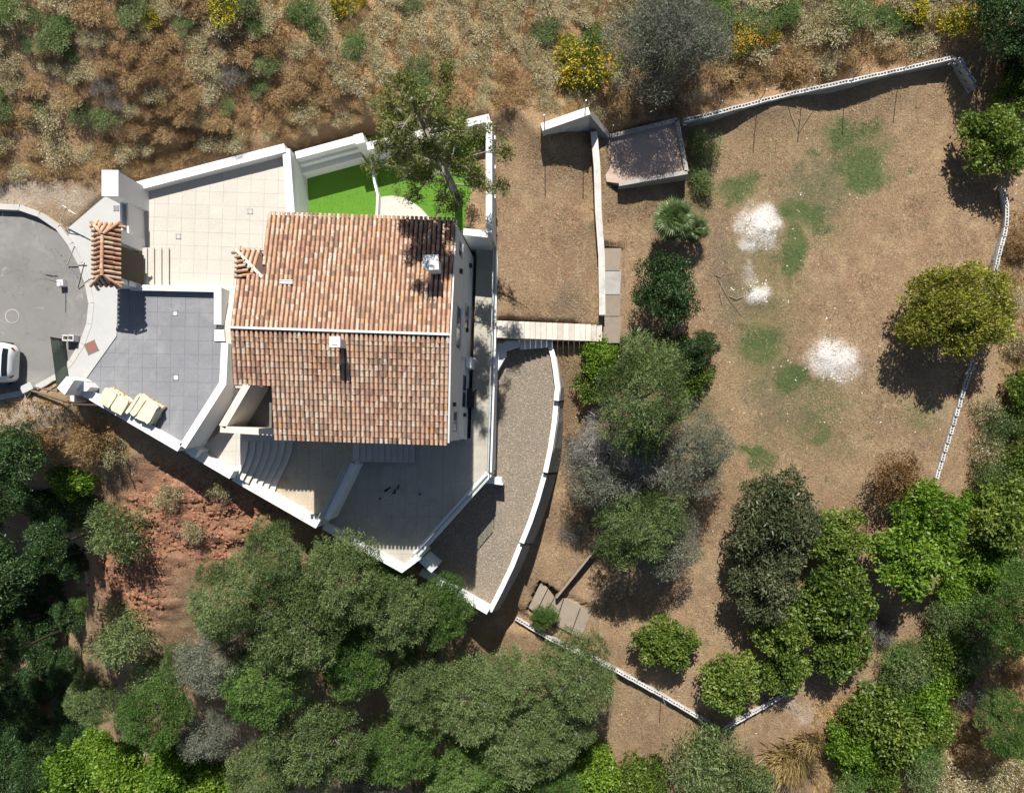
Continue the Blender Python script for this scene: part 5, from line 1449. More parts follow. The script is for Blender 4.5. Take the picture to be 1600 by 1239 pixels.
# kind: base radius, crown centre height, lobes, sprigs, leaves per sprig, leaf size, spread, material, flowers
KIND = {
 'olive':   D(R=2.2, hc=2.7, n=26, ns=2500, per=11, L=.13, W=.034, sp=.075, mat='olive', bark='bark_grey', var=4, rl=(.18, .30), tall=1.0),
 'olive_b': D(R=2.2, hc=2.7, n=26, ns=2500, per=11, L=.13, W=.036, sp=.075, mat='olive_b', bark='bark', var=3, rl=(.18, .30), tall=1.0),
 'tallever': D(R=1.8, hc=5.6, n=16, ns=1400, per=8, L=.14, W=.06, sp=.10, mat='ever', bark='dark_wood', var=2, rl=(.2, .34)),
 'broad':   D(R=1.8, hc=1.25, tall=.7, n=20, ns=900, per=8, L=.20, W=.095, sp=.10, mat='broad', bark='bark', var=3, droop=.25, rl=(.18, .32)),
 'dark':    D(R=2.3, hc=1.6, tall=.7, n=22, ns=1300, per=10, L=.23, W=.066, sp=.11, rl=(.16, .30), mat='dark', bark='bark', var=2, droop=.5),
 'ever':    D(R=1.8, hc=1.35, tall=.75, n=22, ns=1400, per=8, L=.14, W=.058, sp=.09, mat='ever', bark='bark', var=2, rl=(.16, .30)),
 'lime':    D(R=1.9, hc=1.6, tall=.7, n=20, ns=950, per=8, L=.21, W=.10, sp=.10, rl=(.18, .32), mat='lime', bark='bark', var=2, droop=.2),
 'yell':    D(R=2.5, hc=1.5, tall=.65, n=22, ns=2700, per=9, L=.18, W=.062, sp=.09, rl=(.20, .36), mat='yell', bark='bark', var=1),
 'rust':    D(R=1.2, hc=1.0, n=9, ns=560, per=7, L=.13, W=.045, sp=.12, mat='rustleaf', bark='bark', var=1),
 'grey':    D(R=2.2, hc=2.2, n=12, ns=1700, per=7, L=.30, W=.013, sp=.14, mat='twig', bark='bark_grey', var=2, flower=None, extra=('greyleaf', 2600, 8, .13, .034)),
 'silver':  D(R=2.2, hc=2.2, n=14, ns=2300, per=8, L=.32, W=.014, sp=.14, mat='silver', bark='bark_grey', var=1, extra=('greyleaf', 350, 6, .10, .03)),
 'greyg':   D(R=2.2, hc=2.3, n=12, ns=1500, per=8, L=.15, W=.034, sp=.14, mat='greyleaf', bark='bark_grey', var=2, extra=('twig', 900, 6, .28, .014)),
 # shrubs
 'khaki':   D(R=1.0, hc=.30, n=11, rl=(.2, .36), ns=420, per=8, L=.12, W=.024, sp=.10, mat='khaki', bark='bark', var=3, flower=(.5, .6, 'cream_fl'), shrub=1),
 'brown':   D(R=1.0, hc=.28, n=11, rl=(.2, .36), ns=420, per=8, L=.20, W=.022, sp=.11, mat='brown', bark='bark', var=3, shrub=1),
 'green':   D(R=1.0, hc=.35, n=8, ns=420, per=8, L=.13, W=.03, sp=.09, mat='olive_b', bark='bark', var=2, shrub=1),
 'bramble': D(R=1.3, hc=.45, n=9, ns=620, per=8, L=.14, W=.07, sp=.11, mat='broad', bark='bark', var=3, shrub=1),
 'ivy': D(R=1.3, hc=.45, n=13, rl=(.18, .34), ns=800, per=8, L=.13, W=.085, sp=.09, mat='lime', bark='bark', var=2, shrub=1),
 'yflower': D(R=1.1, hc=.45, n=8, ns=480, per=8, L=.12, W=.05, sp=.09, mat='broad', bark='bark', var=1, flower=(.6, .6, 'yellow_fl'), shrub=1),
 'oflower': D(R=1.1, hc=.45, n=8, ns=480, per=8, L=.12, W=.05, sp=.09, mat='broad', bark='bark', var=1, flower=(.55, .8, 'orange_fl'), shrub=1),
 'oliveb':  D(R=1.2, hc=.5, n=9, ns=600, per=8, L=.13, W=.034, sp=.11, mat='olive', bark='bark', var=2, shrub=1),
 'dead':    D(R=1.1, hc=.4, n=8, ns=420, per=7, L=.26, W=.013, sp=.13, mat='twig', bark='bark_grey', var=2, shrub=1),
}
PROTO = {}
def prototypes(kind):
    if kind in PROTO: return PROTO[kind]
    k = KIND[kind]; out = []
    for vi in range(k['var']):
        g = np.random.default_rng(sum(map(ord, kind)) * 7 + vi)
        lobes = make_lobes(g, k['R'], k['n'], k['hc'], tall=.55 if k.get('shrub') else k.get('tall', .85), core=.6 if k.get('shrub') else .46, rmin=k.get('rl', (.26, .44))[0], rmax=k.get('rl', (.26, .44))[1])
        V, Qd, t, mi = leaf_cloud(g, lobes, k['ns'], k['per'], k['L'], k['W'], k['sp'], droop=k.get('droop', 0), minz=.0 if k.get('shrub') else -.3, flower=k.get('flower'))
        mats = [LM[k['mat']]]
        if k.get('flower'): mats.append(LM[k['flower'][2]])
        if k.get('extra'):
            e = k['extra']; V2, Q2, t2, _ = leaf_cloud(g, lobes, e[1], e[2], e[3], e[4], k['sp'])
            Qd = np.vstack([Qd, Q2 + len(V)]); V = np.vstack([V, V2]); t = np.r_[t, t2]; mi = np.r_[mi, np.full(len(Q2), len(mats))]; mats.append(LM[e[0]])
        cm = npmesh('crown' if not k.get('shrub') else 'foliage', V, Qd, t, mats, mi)
        tm = trunk_mesh(g, 'trunk' if not k.get('shrub') else 'stem', lobes, k['hc'], .045 * k['R'] + .03, M[k['bark']], 8, 1.6)
        out.append((cm, tm))
    PROTO[kind] = out
    return out
VCOUNT = {}
def plant(kind, u, v, rpx, label, name=None, cat=None, group=None, dz=0.0, hs=1.0):
    k = KIND[kind]; pr = prototypes(kind)
    i = VCOUNT.get(kind, 0); VCOUNT[kind] = i + 1
    cm, tm = pr[i % len(pr)]
    z = 0.0; s = 1.0
    for _ in range(25):
        p = P(u, v, z + k['hc'] * s * .8 * hs)
        z = .5 * z + .5 * float(zgrid(p[0], p[1]))
        s = rpx * (H - z - k['hc'] * s * .9) / F / k['R'] / .97
    p = P(u, v, z + k['hc'] * s * .8 * hs)
    shrub = bool(k.get('shrub'))
    nm = name or ('shrub' if shrub else 'tree')
    o = empty(nm, (p[0], p[1], float(zgrid(p[0], p[1])) - (.05 if shrub else .12) + dz), R.uniform(0, 2 * PI))
    sx = R.uniform(.88, 1.14)
    o.scale = (s * sx, s * (2.02 - sx), s * hs)
    tag(o, label, cat or ('shrub' if shrub else 'tree'), group)
    child('foliage' if shrub else 'crown', cm, o); child('stem' if shrub else 'trunk', tm, o)
    return o
# one plant of each kind comes first; every later one is a further pair of objects on the same meshes

GO = 'grey green trees of the wooded ravine'
lo = 'grey green tree in the dense grove below the house'
for (u, v, r, kd, lab) in [
    (372, 925, 68, 'olive', 'grey green tree at the left edge of the grove, beside the red earth slope'),
    (440, 868, 58, 'olive', 'grey green tree at the top of the grove, under the long white parapet'),
    (545, 895, 72, 'olive', 'pale grey green tree of the grove nearest the middle of the white parapet'),
    (470, 965, 78, 'olive', 'large grey green crown in the upper middle of the grove'), (618, 945, 66, 'olive', 'grey green crown left of the deep green one by the gravel wall'), (690, 945, 55, 'olive_b', 'deep green tree of the grove against the gravel terrace wall'),
    (345, 1015, 58, 'greyg', 'dull grey tree low on the left side of the grove'), (425, 1055, 70, 'olive_b', 'deep green crown in the left middle of the grove'), (555, 1015, 62, 'olive_b', 'deep green crown at the centre of the grove'), (655, 1055, 62, 'olive', 'grey green crown right of the centre of the grove'),
    (500, 1145, 80, 'olive', 'largest grey green crown in the lower left of the grove'), (630, 1155, 62, 'olive_b', 'deep green crown in the lower middle of the grove'), (735, 1080, 68, 'olive', 'grey green crown of the grove below the tip of the gravel terrace'), (800, 1050, 56, 'olive', 'grey green crown of the grove touching the lower block wall'), (825, 1140, 72, 'olive', 'large grey green crown at the lower right of the grove'),
    (735, 1185, 62, 'olive_b', 'deep green crown of the grove low beside the large right one'), (905, 1045, 66, 'olive', 'pale grey green tree standing over the block wall beside the old steps'), (875, 1115, 60, 'olive', 'grey green tree at the right end of the grove'),
    (585, 1215, 52, 'greyg', 'dull grey crown at the bottom border, middle of the grove'), (690, 1225, 50, 'olive', 'grey green crown at the bottom border right of the dull grey one'), (420, 1200, 60, 'olive', 'grey green crown at the bottom border, left part of the grove'), (330, 1135, 45, 'greyg', 'small dull grey crown above the bright undergrowth'), (850, 1220, 55, 'olive_b', 'deep green crown at the bottom border, right end of the grove'), (780, 1235, 50, 'olive', 'grey green crown at the bottom border before the right end'),
    (300, 1030, 40, 'olive', 'small grey green crown left of the dull grey tree at the grove rim'), (560, 955, 45, 'olive_b', 'small deep green crown between the two upper large ones'), (600, 890, 40, 'olive_b', 'small deep green crown touching the point of the lower terrace wall')]:
    plant(kd, u, v, r, lab or (lo if kd != 'greyg' else 'dull grey tree among the green ones of the grove'), 'grove_tree', 'tree', GO)

for a in [
    ('broad', 1140, 1060, 50, 'round bright green tree at the lower corner of the garden', 'round_tree'),
    ('broad', 1040, 1000, 47, 'round dark glossy tree alone in the lower garden', 'round_tree'),
    ('dark', 1205, 815, 78, 'dull dark green mango like tree at the lower edge of the field, upper crown', 'broadleaf_tree'),
    ('dark', 1190, 890, 72, 'dull dark green mango like tree below its twin, left of the glossy trees', 'broadleaf_tree'),
    ('broad', 1305, 835, 48, 'small olive tinted tree between the dark and the lime trees', 'broadleaf_tree'),
    ('broad', 1305, 930, 62, 'glossy green tree right of the dull dark pair', 'broadleaf_tree'),
    ('broad', 1215, 970, 55, 'glossy green tree just below the dull dark pair', 'broadleaf_tree'),
    ('broad', 1310, 1000, 52, 'glossy green tree over the black shade at the end of the block wall', 'broadleaf_tree'),
    ('broad', 1225, 1040, 42, 'small glossy tree touching the round tree at the garden corner', 'broadleaf_tree'),
    ('lime', 1450, 800, 56, 'lime green tree touching the end of the right block wall', 'lime_tree'),
    ('lime', 1420, 865, 66, 'big lime green tree with black shade below it', 'lime_tree'),
    ('yell', 1490, 490, 84, 'big yellow green tree over the right block wall', 'yellow_green_tree'),
    ('rust', 1392, 742, 40, 'rust coloured bushy tree above the lime green trees', 'rusty_tree'),
    ('ever', 1040, 452, 56, 'dark evergreen tree between the concrete path and the field', 'evergreen_tree'),
    ('ever', 1082, 545, 36, 'small evergreen tree below the big one at the field edge', 'evergreen_tree'),
    ('broad', 1545, 225, 58, 'green tree over the top right corner wall', 'corner_tree'),
    ('broad', 1590, 140, 42, 'green tree at the right border below the dark wood', 'corner_tree'),
    ('ever', 1570, 40, 62, 'very dark tree in the top right corner of the picture', 'dark_tree'),
    ('ever', 1610, 90, 50, 'very dark tree cut by the right border near the top', 'dark_tree'),
    ('grey', 1040, 85, 84, 'large grey half bare tree above the pink slab', 'bare_tree'),
    ('greyg', 1085, 60, 55, 'grey leaved tree merging with the large half bare one', 'grey_tree'),
    ('olive', 1000, 620, 84, 'dull green tree in the middle belt, above the bare grey one', 'belt_tree'),
    ('greyg', 940, 740, 60, 'dull grey tree in the middle belt, nearest the curved white wall', 'grey_tree'),
    ('silver', 975, 700, 70, 'bare silvery tree in the middle of the middle belt', 'bare_tree'),
    ('greyg', 1068, 705, 68, 'dark grey tree in the middle belt beside the field', 'grey_tree'),
    ('olive', 995, 815, 72, 'soft green tree at the lower end of the middle belt', 'belt_tree'),
    ('greyg', 1035, 840, 58, 'greyish tree with a long shadow in the lower garden', 'grey_tree'),
    ('olive_b', 850, 960, 22, 'small feathery tree beside the old garden steps', 'feathery_tree'),
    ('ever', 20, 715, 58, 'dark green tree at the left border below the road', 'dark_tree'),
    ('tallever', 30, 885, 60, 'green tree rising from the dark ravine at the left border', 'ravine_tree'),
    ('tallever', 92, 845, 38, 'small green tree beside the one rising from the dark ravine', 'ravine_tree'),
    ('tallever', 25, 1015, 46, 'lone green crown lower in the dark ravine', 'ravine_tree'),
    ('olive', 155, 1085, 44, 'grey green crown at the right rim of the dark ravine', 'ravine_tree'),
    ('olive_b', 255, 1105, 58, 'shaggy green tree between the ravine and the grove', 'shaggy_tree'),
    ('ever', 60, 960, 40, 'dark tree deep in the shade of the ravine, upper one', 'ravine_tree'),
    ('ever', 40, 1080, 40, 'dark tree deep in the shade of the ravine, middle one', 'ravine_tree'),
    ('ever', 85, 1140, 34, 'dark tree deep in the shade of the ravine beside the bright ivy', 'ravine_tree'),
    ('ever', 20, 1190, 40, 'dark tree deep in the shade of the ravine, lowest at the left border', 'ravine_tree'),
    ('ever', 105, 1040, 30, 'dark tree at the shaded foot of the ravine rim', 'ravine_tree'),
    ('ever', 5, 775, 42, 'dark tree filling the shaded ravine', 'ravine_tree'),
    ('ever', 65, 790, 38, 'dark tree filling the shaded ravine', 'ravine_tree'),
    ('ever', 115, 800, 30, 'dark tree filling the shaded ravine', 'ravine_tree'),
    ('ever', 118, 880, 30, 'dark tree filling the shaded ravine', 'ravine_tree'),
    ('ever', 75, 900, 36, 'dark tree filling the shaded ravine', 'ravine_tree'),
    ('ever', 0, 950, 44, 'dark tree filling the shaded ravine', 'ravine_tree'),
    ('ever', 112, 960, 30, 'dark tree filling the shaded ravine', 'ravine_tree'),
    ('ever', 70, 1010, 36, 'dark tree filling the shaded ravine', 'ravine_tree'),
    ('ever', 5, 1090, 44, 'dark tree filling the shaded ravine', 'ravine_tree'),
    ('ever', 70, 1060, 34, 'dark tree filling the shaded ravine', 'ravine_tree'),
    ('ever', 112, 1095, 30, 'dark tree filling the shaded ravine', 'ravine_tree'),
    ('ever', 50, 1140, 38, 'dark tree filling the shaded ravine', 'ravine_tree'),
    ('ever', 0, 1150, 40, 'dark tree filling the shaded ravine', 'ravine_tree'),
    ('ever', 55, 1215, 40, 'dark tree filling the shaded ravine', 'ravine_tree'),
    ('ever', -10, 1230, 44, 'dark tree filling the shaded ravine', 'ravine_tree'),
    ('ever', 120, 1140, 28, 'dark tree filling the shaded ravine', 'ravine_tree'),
    ('ever', -60, 800, 80, 'dark tree just outside the left border', 'dark_tree'),
    ('ever', -50, 950, 80, 'dark tree outside the left border above the ravine', 'dark_tree'),
    ('olive_b', 1580, 955, 74, 'olive green tree at the right border', 'border_tree'),
    ('broad', 1560, 800, 56, 'green tree at the right border level with the lime trees', 'border_tree'),
    ('olive_b', 1562, 1125, 52, 'dark dull tree in the lower right corner', 'border_tree'),
    ('broad', 1605, 610, 40, 'green tree cut by the right border beside the yellow green one', 'border_tree'),
    ]:
    plant(a[0], a[1], a[2], a[3], a[4], a[5], None, 'dark trees filling the shaded ravine' if 'filling the shaded' in a[4] else None)

# unseen tall trees and bank, added past the left border to shade the ravine
for i, x in enumerate((-29.5, -32.5, -35.5, -38.5, -42)):
    pr = prototypes('tallever'); cm, tm = pr[i % len(pr)]
    y = -1.6 + .5 * (i % 2)
    o = empty('added_shade_tree', (x, y, float(zgrid(x, y)) - .2), i * 1.3); o.scale = (1.15, 1.15, 1.0)
    tag(o, 'unseen tall dark tree added beyond the left border to shade the ravine', 'tree', 'unseen tall trees added beyond the left border for shade')
    child('crown', cm, o); child('trunk', tm, o)
UND = 'green undergrowth in the lower right and along the bottom'
for (kd, u, v, r, lab) in [
    ('ivy', 112, 748, 36, 'bright flat green bush on the bank below the court pillar'),
    ('oliveb', 195, 830, 52, 'dull olive bush in the middle of the red earth slope'), ('khaki', 265, 775, 24, 'small dry bush near the top of the red slope'), ('khaki', 300, 830, 20, 'small dry bush in the middle of the red slope'), ('khaki', 345, 760, 24, 'dry grassy bush under the terrace corner'),
    ('oliveb', 200, 990, 52, 'olive bush at the foot of the red earth slope'), ('green', 130, 940, 18, 'little green plant at the edge of the dark ravine'),
    ('ivy', 940, 560, 34, 'bright green bush left of the yucca'), ('bramble', 925, 600, 28, 'bright green bush at the left rim of the middle belt'), ('bramble', 1085, 590, 30, 'broad leaved bush at the field edge under the small evergreen'), ('bramble', 1040, 550, 28, 'pale green bush between the yucca and the small evergreen'), ('bramble', 1000, 570, 24, 'green bush right under the yucca'),
    ('bramble', 1100, 720, 22, 'small green bush at the right foot of the middle belt'), ('oliveb', 985, 540, 22, 'soft green bush behind the yucca'),
    ('oliveb', 1098, 235, 30, 'dull green bush in the shade right of the pink slab'), ('oliveb', 1092, 285, 24, 'small dull bush below the lower right corner of the pink slab'),
    ('dead', 915, 700, 34, 'silvery dead bush at the left of the bare tree'), ('dead', 900, 830, 24, 'faint dead bush beside the slanting concrete wall'),
    ('ivy', 930, 1205, 48, 'yellowish green bush at the bottom of the picture'), ('bramble', 1000, 1222, 46, 'green bush right of the yellowish one at the bottom'), ('oliveb', 1090, 1190, 66, 'feathery green bush under the lower garden corner'), ('oliveb', 1160, 1215, 50, 'feathery bush between the garden corner and the ochre grass'), 
    ('bramble', 1385, 1125, 62, None), ('ivy', 1440, 1090, 44, None), ('oliveb', 1420, 1040, 44, None), ('ivy', 1330, 1165, 44, None), ('green', 1430, 1165, 40, None), ('bramble', 1475, 1010, 42, None), ('green', 1510, 940, 40, None), ('oliveb', 1520, 1000, 46, None), ('ivy', 1540, 880, 46, None), ('bramble', 1520, 830, 40, None), ('bramble', 1595, 720, 44, None), ('oliveb', 1555, 740, 36, None), ('green', 1580, 860, 44, None), ('oliveb', 1470, 960, 34, None), ('green', 1400, 1085, 40, None), ('bramble', 1500, 1055, 30, None), ('ivy', 1465, 1050, 34, None), ('green', 1400, 1020, 30, None), ('ivy', 1490, 915, 32, None), ('bramble', 1350, 1110, 34, None), ('ivy', 1530, 800, 36, None), ('green', 1560, 890, 40, None), ('ivy', 1590, 780, 36, None), ('bramble', 1460, 1130, 34, None), ('green', 1330, 1215, 34, None), ('oliveb', 1560, 660, 34, None), ('ivy', 1585, 655, 26, None),
    ('dead', 1510, 1070, 34, 'grey dead bush in the lower right scrub'), ('dead', 1375, 985, 26, 'brown dead brush under the lime green trees'), ('oliveb', 1440, 1200, 40, None), ('bramble', 1380, 1210, 30, None),
    ('ivy', 120, 1200, 46, None), ('ivy', 200, 1205, 52, None), ('ivy', 280, 1190, 50, None), ('ivy', 330, 1225, 46, None), ('ivy', 160, 1165, 36, None), ('ivy', 250, 1240, 50, None), ('ivy', 90, 1240, 40, None), ('oliveb', 235, 1060, 36, None),
    ('khaki', 1540, 700, 30, 'pale flowering bush outside the right block wall'), ('khaki', 1580, 470, 22, 'dry bush right of the yellow green tree'), ('brown', 1560, 470, 20, 'brown dry bush outside the right wall'), ('khaki', 1590, 540, 26, None), ('brown', 1590, 380, 26, None), ('khaki', 1540, 640, 26, None),
    ('khaki', 1480, 1215, 40, None), ('brown', 1520, 1170, 36, None), ('khaki', 1580, 1200, 40, None), ('brown', 1440, 1140, 20, None), ('khaki', 1540, 1225, 36, None), ('brown', 1590, 1060, 30, None),
    ('brown', 145, 690, 34, 'dry brown bush on the bank under the corner pillar'), ('brown', 60, 690, 22, None), ('khaki', 180, 705, 26, None), ('oliveb', 130, 790, 34, None)]:
    g = lab is None
    lab2 = lab or {'ivy': 'lime green ivy like bush of the undergrowth', 'green': 'small leaved green bush of the undergrowth', 'bramble': 'leafy green bush of the tangled undergrowth', 'oliveb': 'feathery grey green bush of the undergrowth', 'khaki': 'dry khaki bush at the border of the scrub', 'brown': 'dry brown bush at the border of the scrub'}[kd]
    plant(kd, u, v, r, lab2, None, None, UND if g else None, dz=0)

# the hillside above the walls
for (kd, u, v, r, lab) in [
    ('yflower', 912, 108, 50, 'bush in full yellow bloom left of the large grey tree'), ('yflower', 880, 80, 26, 'small yellow blooming bush above the big yellow one'), ('oflower', 1160, 62, 36, 'orange blooming bush right of the large grey tree'), ('oflower', 1195, 55, 22, 'small orange blooming bush beside the bigger orange one'),
    ('yflower', 345, 5, 34, 'yellow blooming bush at the top border, left part'), ('yflower', 235, 22, 20, 'faint yellow bush at the top border near the left'), ('yflower', 530, 8, 26, 'yellow blooming bush at the top border beside the green one'), ('yflower', 1495, 30, 34, 'yellow blooming bush in the top right'), ('yflower', 1430, 8, 30, 'yellow blooming bush at the top border, right part'), ('oflower', 560, 2, 14, 'tiny orange bush at the top border'),
    ('green', 552, 74, 26, 'dense green bush alone on the upper hillside'), ('green', 470, 20, 28, 'green bush at the top border'), ('green', 490, 45, 22, 'green bush under the top border one'), ('green', 95, 38, 22, 'small green bush near the top left corner'), ('green', 8, 18, 26, 'dark green bush in the top left corner'), ('green', 400, 40, 20, 'small green tuft bush left of the top border bushes'),
    ('green', 0, 140, 12, 'little green bush at the left border'), ('green', 60, 165, 16, 'small green bush on the bare left slope'), ('green', 650, 150, 30, 'green bush behind the tall tree'), ('green', 925, 60, 26, 'green bush above the yellow blooming one'), ('green', 1120, 25, 34, 'green bush over the large grey tree'), ('green', 1330, 20, 36, 'green bush near the top border, right part'), ('green', 1230, 15, 30, 'green bush at the top border beside the orange one'),
    ('oliveb', 75, 60, 24, 'grey green bush near the top left'), ('khaki', 1300, 30, 40, 'pale flowering bush at the top border right of the orange ones'), ('green', 1385, 30, 28, 'yellowish green bush right of the pale flowering one')]:
    plant(kd, u, v, r, lab, hs=.6)
hr = random.Random(77)
placed = []
HL = {'khaki': 'khaki scrub bush dotted with cream flowers on the hillside', 'brown': 'dry brown scrub bush on the hillside', 'oliveb': 'grey green scrub bush on the hillside', 'dead': 'dead twiggy bush on the hillside'}
n_h = 0; tries = 0
while n_h < 285 and tries < 20000:
    tries += 1
    u = hr.uniform(-60, 1560); lim = np.interp(u, *NLINE); v = hr.uniform(-45, lim - 12)
    if 930 < u < 1130 and v > -20 and hr.random() < .9: continue
    if u < 190 and hr.random() < .45: continue
    if u < 110 and v > 270: continue
    if u > 1055 and v > lim - 34: continue
    r = hr.uniform(17, 36)
    r = min(r, (lim - v) * .85 + 4)
    if any((u - a) ** 2 + (v - b) ** 2 < (.60 * (r + c)) ** 2 for a, b, c in placed): continue
    placed.append((u, v, r))
    near = (lim - v) < 75
    q = hr.random(); mid = 180 + .03 * u
    fx = 1 / (1 + math.exp(-(u - 470) / 130))
    if near: kd = 'brown' if q < .66 else 'khaki'
    elif q < .12: kd = 'oliveb'
    elif q < .12 + .62 * fx + .24: kd = 'khaki'
    elif q < .95: kd = 'brown'
    else: kd = 'dead'
    plant(kd, u, v, r, HL[kd], 'scrub_bush', 'shrub', 'scrub bushes on the hillside', hs=.42)
    n_h += 1

def hill_in(x, y):
    u, v = uv_of(x, y)
    a = (v < np.interp(u, *NLINE) - 4) & (fbm(x * .8, y * .8, 3, 15) > .36 + .12 * ((u < 190) & (v < 250)))
    b = (u > 1560 - (v > 700) * 40) & (v > 330)
    c = (u > 1270) & (v > 1090) | (u < 190) & (v > 625) & (v < 735)
    return open_ground(x, y) & (a | b | c)
M['hillgrass'] = leafmat('hill_grass', (.24, .15, .055), (.54, .375, .175), (.74, .58, .32), .4, .8)
def tufts(name, n, inside, xr, yr, zf, blades, ln, wd, mat, seed, lean=.7):
    g = np.random.default_rng(seed)
    x = g.uniform(*xr, n * 3); y = g.uniform(*yr, n * 3); k = inside(x, y); x = x[k][:n]; y = y[k][:n]; n = len(x)
    z = zf(x, y); bt = g.random(n); bl = g.uniform(.6, 1.2, n); bias = g.uniform(0, 2 * PI, n)
    N = n * blades; rep = lambda q: np.repeat(q, blades)
    a = rep(bias) + g.normal(size=N) * 1.1; up = g.uniform(.15, 1.0, N); L = g.uniform(*ln, N) * rep(bl)
    h = np.sqrt(np.maximum(0, 1 - up ** 2)) * lean
    d = np.stack([np.cos(a) * h, np.sin(a) * h, up * .8], -1) * L[:, None]
    s = np.stack([-np.sin(a), np.cos(a), np.zeros(N)], -1) * g.uniform(*wd, N)[:, None] / 2
    p = np.stack([rep(x) + g.normal(size=N) * .05, rep(y) + g.normal(size=N) * .05, rep(z) - .02], -1)
    V = np.stack([p - s, p + s, p + d * .6 + s * .6 + np.array([0, 0, .02]), p + d], 1).reshape(-1, 3)
    t = np.clip(rep(bt) * .6 + g.random(N) * .4, 0, 1)
    return tag(link(bpy.data.objects.new(name, npmesh(name, V, np.arange(N * 4).reshape(-1, 4), t, [mat]))), kind='stuff')
tufts('dry_hill_grass', 40000, hill_in, (-36, 31), (-24, 27), zgrid, 11, (.15, .42), (.014, .028), M['hillgrass'], 31)

# tall open tree rising beside the house
def tall_tree():
    g = np.random.default_rng(8)
    p = ground(720, 322); zb = 4.0
    p = P(716, 316, 4.1)
    root = empty('tall_tree', (p[0], p[1], 4.05)); tag(root, 'tall open branched tree standing between the turf and the house corner', 'tree')
    mb = MB(); Ht = 10.6; lobes = []
    mb.tube([(0, 0, -.5), (.05, .03, 3), (-.05, .05, 6.5), (0, 0, Ht)], [.20, .16, .11, .04], 9)
    for i in range(30):
        h = 2.6 + (Ht - 2.9) * (i + .5) / 30; a = i * 2.4 + g.uniform(-.4, .4)
        Lb = (1 - (h / Ht) ** 2.2) * 2.3 + .7; Lb *= g.uniform(.7, 1.15)
        e = Vector((math.cos(a) * Lb, math.sin(a) * Lb, h + Lb * g.uniform(-.05, .3))); s_ = Vector((0, 0, h - .15))
        m_ = s_.lerp(e, .5) + Vector((0, 0, .1))
        mb.tube([s_, m_, e], [.05, .032, .010], 5)
        for q in range(5):
            t = g.uniform(.35, 1.0); c = s_.lerp(e, t) + Vector((g.normal() * .2, g.normal() * .2, g.normal() * .14))
            lobes.append((c.x, c.y, c.z, g.uniform(.14, .30)))
            mb.tube([s_.lerp(e, t * .8), c], [.018, .006], 4)
    mb2 = mb.mesh('trunk', M['bark_grey']); child('trunk', mb2, root)
    V, Qd, t, mi = leaf_cloud(g, lobes, 3300, 8, .18, .040, .11, minz=-1, fill=.9, up=.1)
    child('crown', npmesh('crown', V, Qd, t, [LM['pine']], mi), root)
tall_tree()

# fan palm, yucca and small palms
def frond_fan(g):
    mb = MB(); mb.tube([(0, 0, 0), (.35, 0, .12), (.62, 0, .14)], [.018, .014, .010], 4, m=0, t=.3)
    for i in range(15):
        a = (i - 7) / 7 * 1.75; L = .58 * (1 - .25 * abs(i - 7) / 7)
        d = Vector((math.cos(a), math.sin(a), -.12 * abs(a))); s_ = Vector((-math.sin(a), math.cos(a), 0)) * .030
        b = Vector((.62, 0, .14)); m_ = b + d * L * .5; e = b + d * L + Vector((0, 0, -.14))
        mb.add([b, m_ + s_, e, m_ - s_ + Vector((0, 0, -.02))], [(0, 3, 2, 1)], 0, .25 + .5 * ((i * 37) % 10) / 10)
    return mb.mesh('frond', LM['palm'])
def rosette(name, label, u, v, rpx, n, frond, zc, base_len, trunk_h, cat, tmin=-.25, tmax=1.35):
    g = random.Random(name + str(u)); z = 0
    for _ in range(20): p = P(u, v, z + trunk_h); z = .5 * z + .5 * float(zgrid(p[0], p[1]))
    root = empty(name, (p[0], p[1], z - .05)); tag(root, label, cat)
    sc = rpx * (H - z - trunk_h) / F / base_len
    mb = MB().tube([(0, 0, -.3), (.02, .02, trunk_h * .5), (0, 0, trunk_h)], [.14, .12, .10], 8); child('trunk', mb.mesh('trunk', M['bark']), root)
    for i in range(n):
        el = tmin + (tmax - tmin) * (i + .5) / n; a = i * 2.399 + g.uniform(-.2, .2)
        k = sc * g.uniform(.85, 1.1) * (1.0 if el < .9 else .85)
        o = child('frond', frond, root, (0, 0, trunk_h), (g.uniform(-.25, .25), -el, a), (k, k, k))
    return root
fr = frond_fan(None)
rosette('fan_palm', 'fan palm at the top of the middle belt', 1052, 345, 38, 84, fr, 0, 1.2, 1.5, 'palm')
rosette('fan_palm', 'small fan palm right beside the first one', 1085, 358, 26, 44, fr, 0, 1.2, .8, 'palm')
rosette('fan_palm', 'pale little fan palm in the lower right undergrowth', 1355, 1072, 18, 16, fr, 0, 1.2, .5, 'palm')
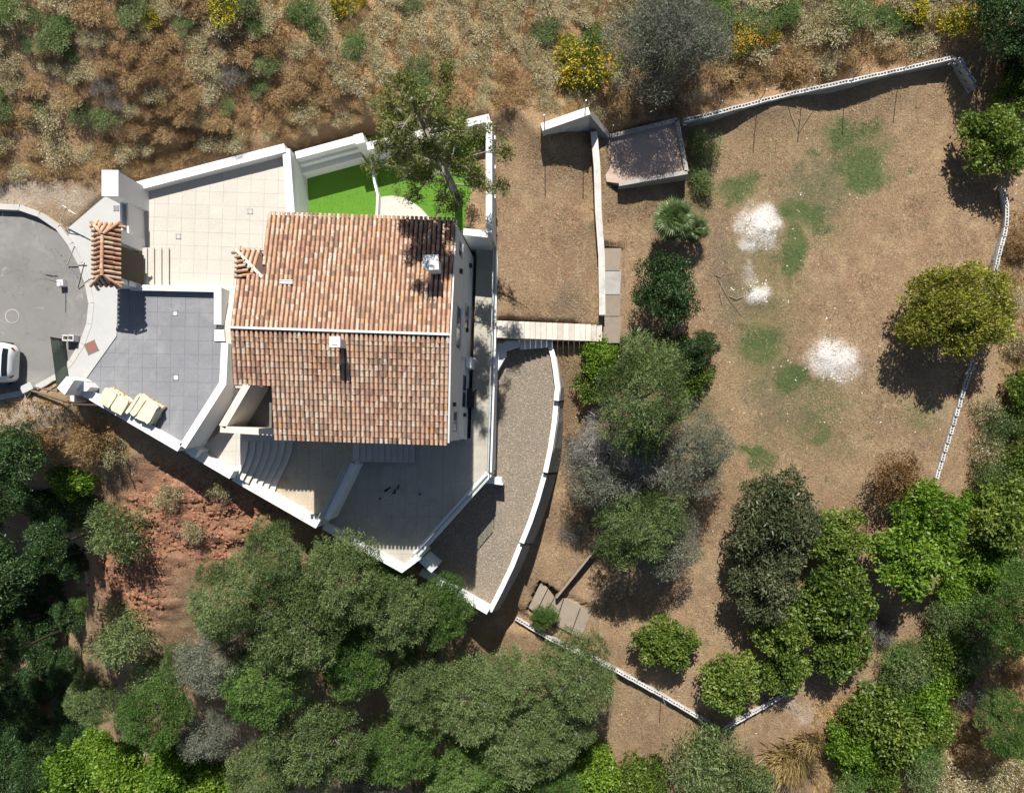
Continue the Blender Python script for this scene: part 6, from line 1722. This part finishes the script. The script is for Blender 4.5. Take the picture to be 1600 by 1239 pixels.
rosette('fan_palm', 'yellowish little fan palm beside the undergrowth right of the lime trees', 1470, 980, 20, 16, fr, 0, 1.2, .6, 'palm')
def blade(L=.75, w_=.05):
    mb = MB(); mb.add([(0, -w_ / 2, 0), (0, w_ / 2, 0), (L * .55, w_ * .45, .10), (L, 0, .0), (L * .55, -w_ * .45, .10)], [(0, 4, 2, 1), (4, 3, 2)]); return mb.mesh('leaf_blade', LM['palm'])
bd = blade()
rosette('yucca', 'spiky yucca at the upper end of the middle belt', 990, 528, 22, 60, bd, 0, .75, 1.6, 'yucca', -.3, 1.45)
rosette('yucca', 'small spiky agave at the foot of the small evergreen', 1092, 610, 16, 30, bd, 0, .75, .3, 'yucca', -.1, 1.2)
# ochre grass clump
def clump(u, v, rpx, label, seed, mat, n=900):
    g = np.random.default_rng(seed); p = ground(u, v); z = float(zgrid(p[0], p[1]))
    Rm = rpx * (H - z) / F
    a = g.uniform(0, 2 * PI, n); up = g.uniform(.2, 1, n); L = g.uniform(.6, 1.15, n) * Rm; h = np.sqrt(1 - up ** 2)
    q = np.stack([g.normal(size=n) * Rm * .25, g.normal(size=n) * Rm * .2, np.zeros(n)], -1)
    d = np.stack([np.cos(a) * h, np.sin(a) * h, up], -1) * L[:, None]; s = np.stack([-np.sin(a), np.cos(a), np.zeros(n)], -1) * .012
    V = np.stack([q - s, q + s, q + d * .6 + s, q + d - np.array([0, 0, .15]) * h[:, None]], 1).reshape(-1, 3)
    o = tag(link(bpy.data.objects.new('ochre_grass', npmesh('ochre_grass', V, np.arange(n * 4).reshape(-1, 4), g.random(n), [mat]))), label, 'grass clump')
    o.location = (p[0], p[1], z - .03)
clump(1235, 1185, 42, 'big ochre clump of tall grass at the bottom right of the garden corner', 3, LM['ochre'], 1600)
clump(1262, 1160, 28, 'smaller ochre clump leaning above the big one', 5, LM['ochre'], 700)
clump(1238, 118, 16, 'left yellowish grass tuft above the long block wall', 6, LM['ochre'], 300)
clump(1290, 112, 16, 'right yellowish grass tuft above the long block wall', 7, LM['ochre'], 300)
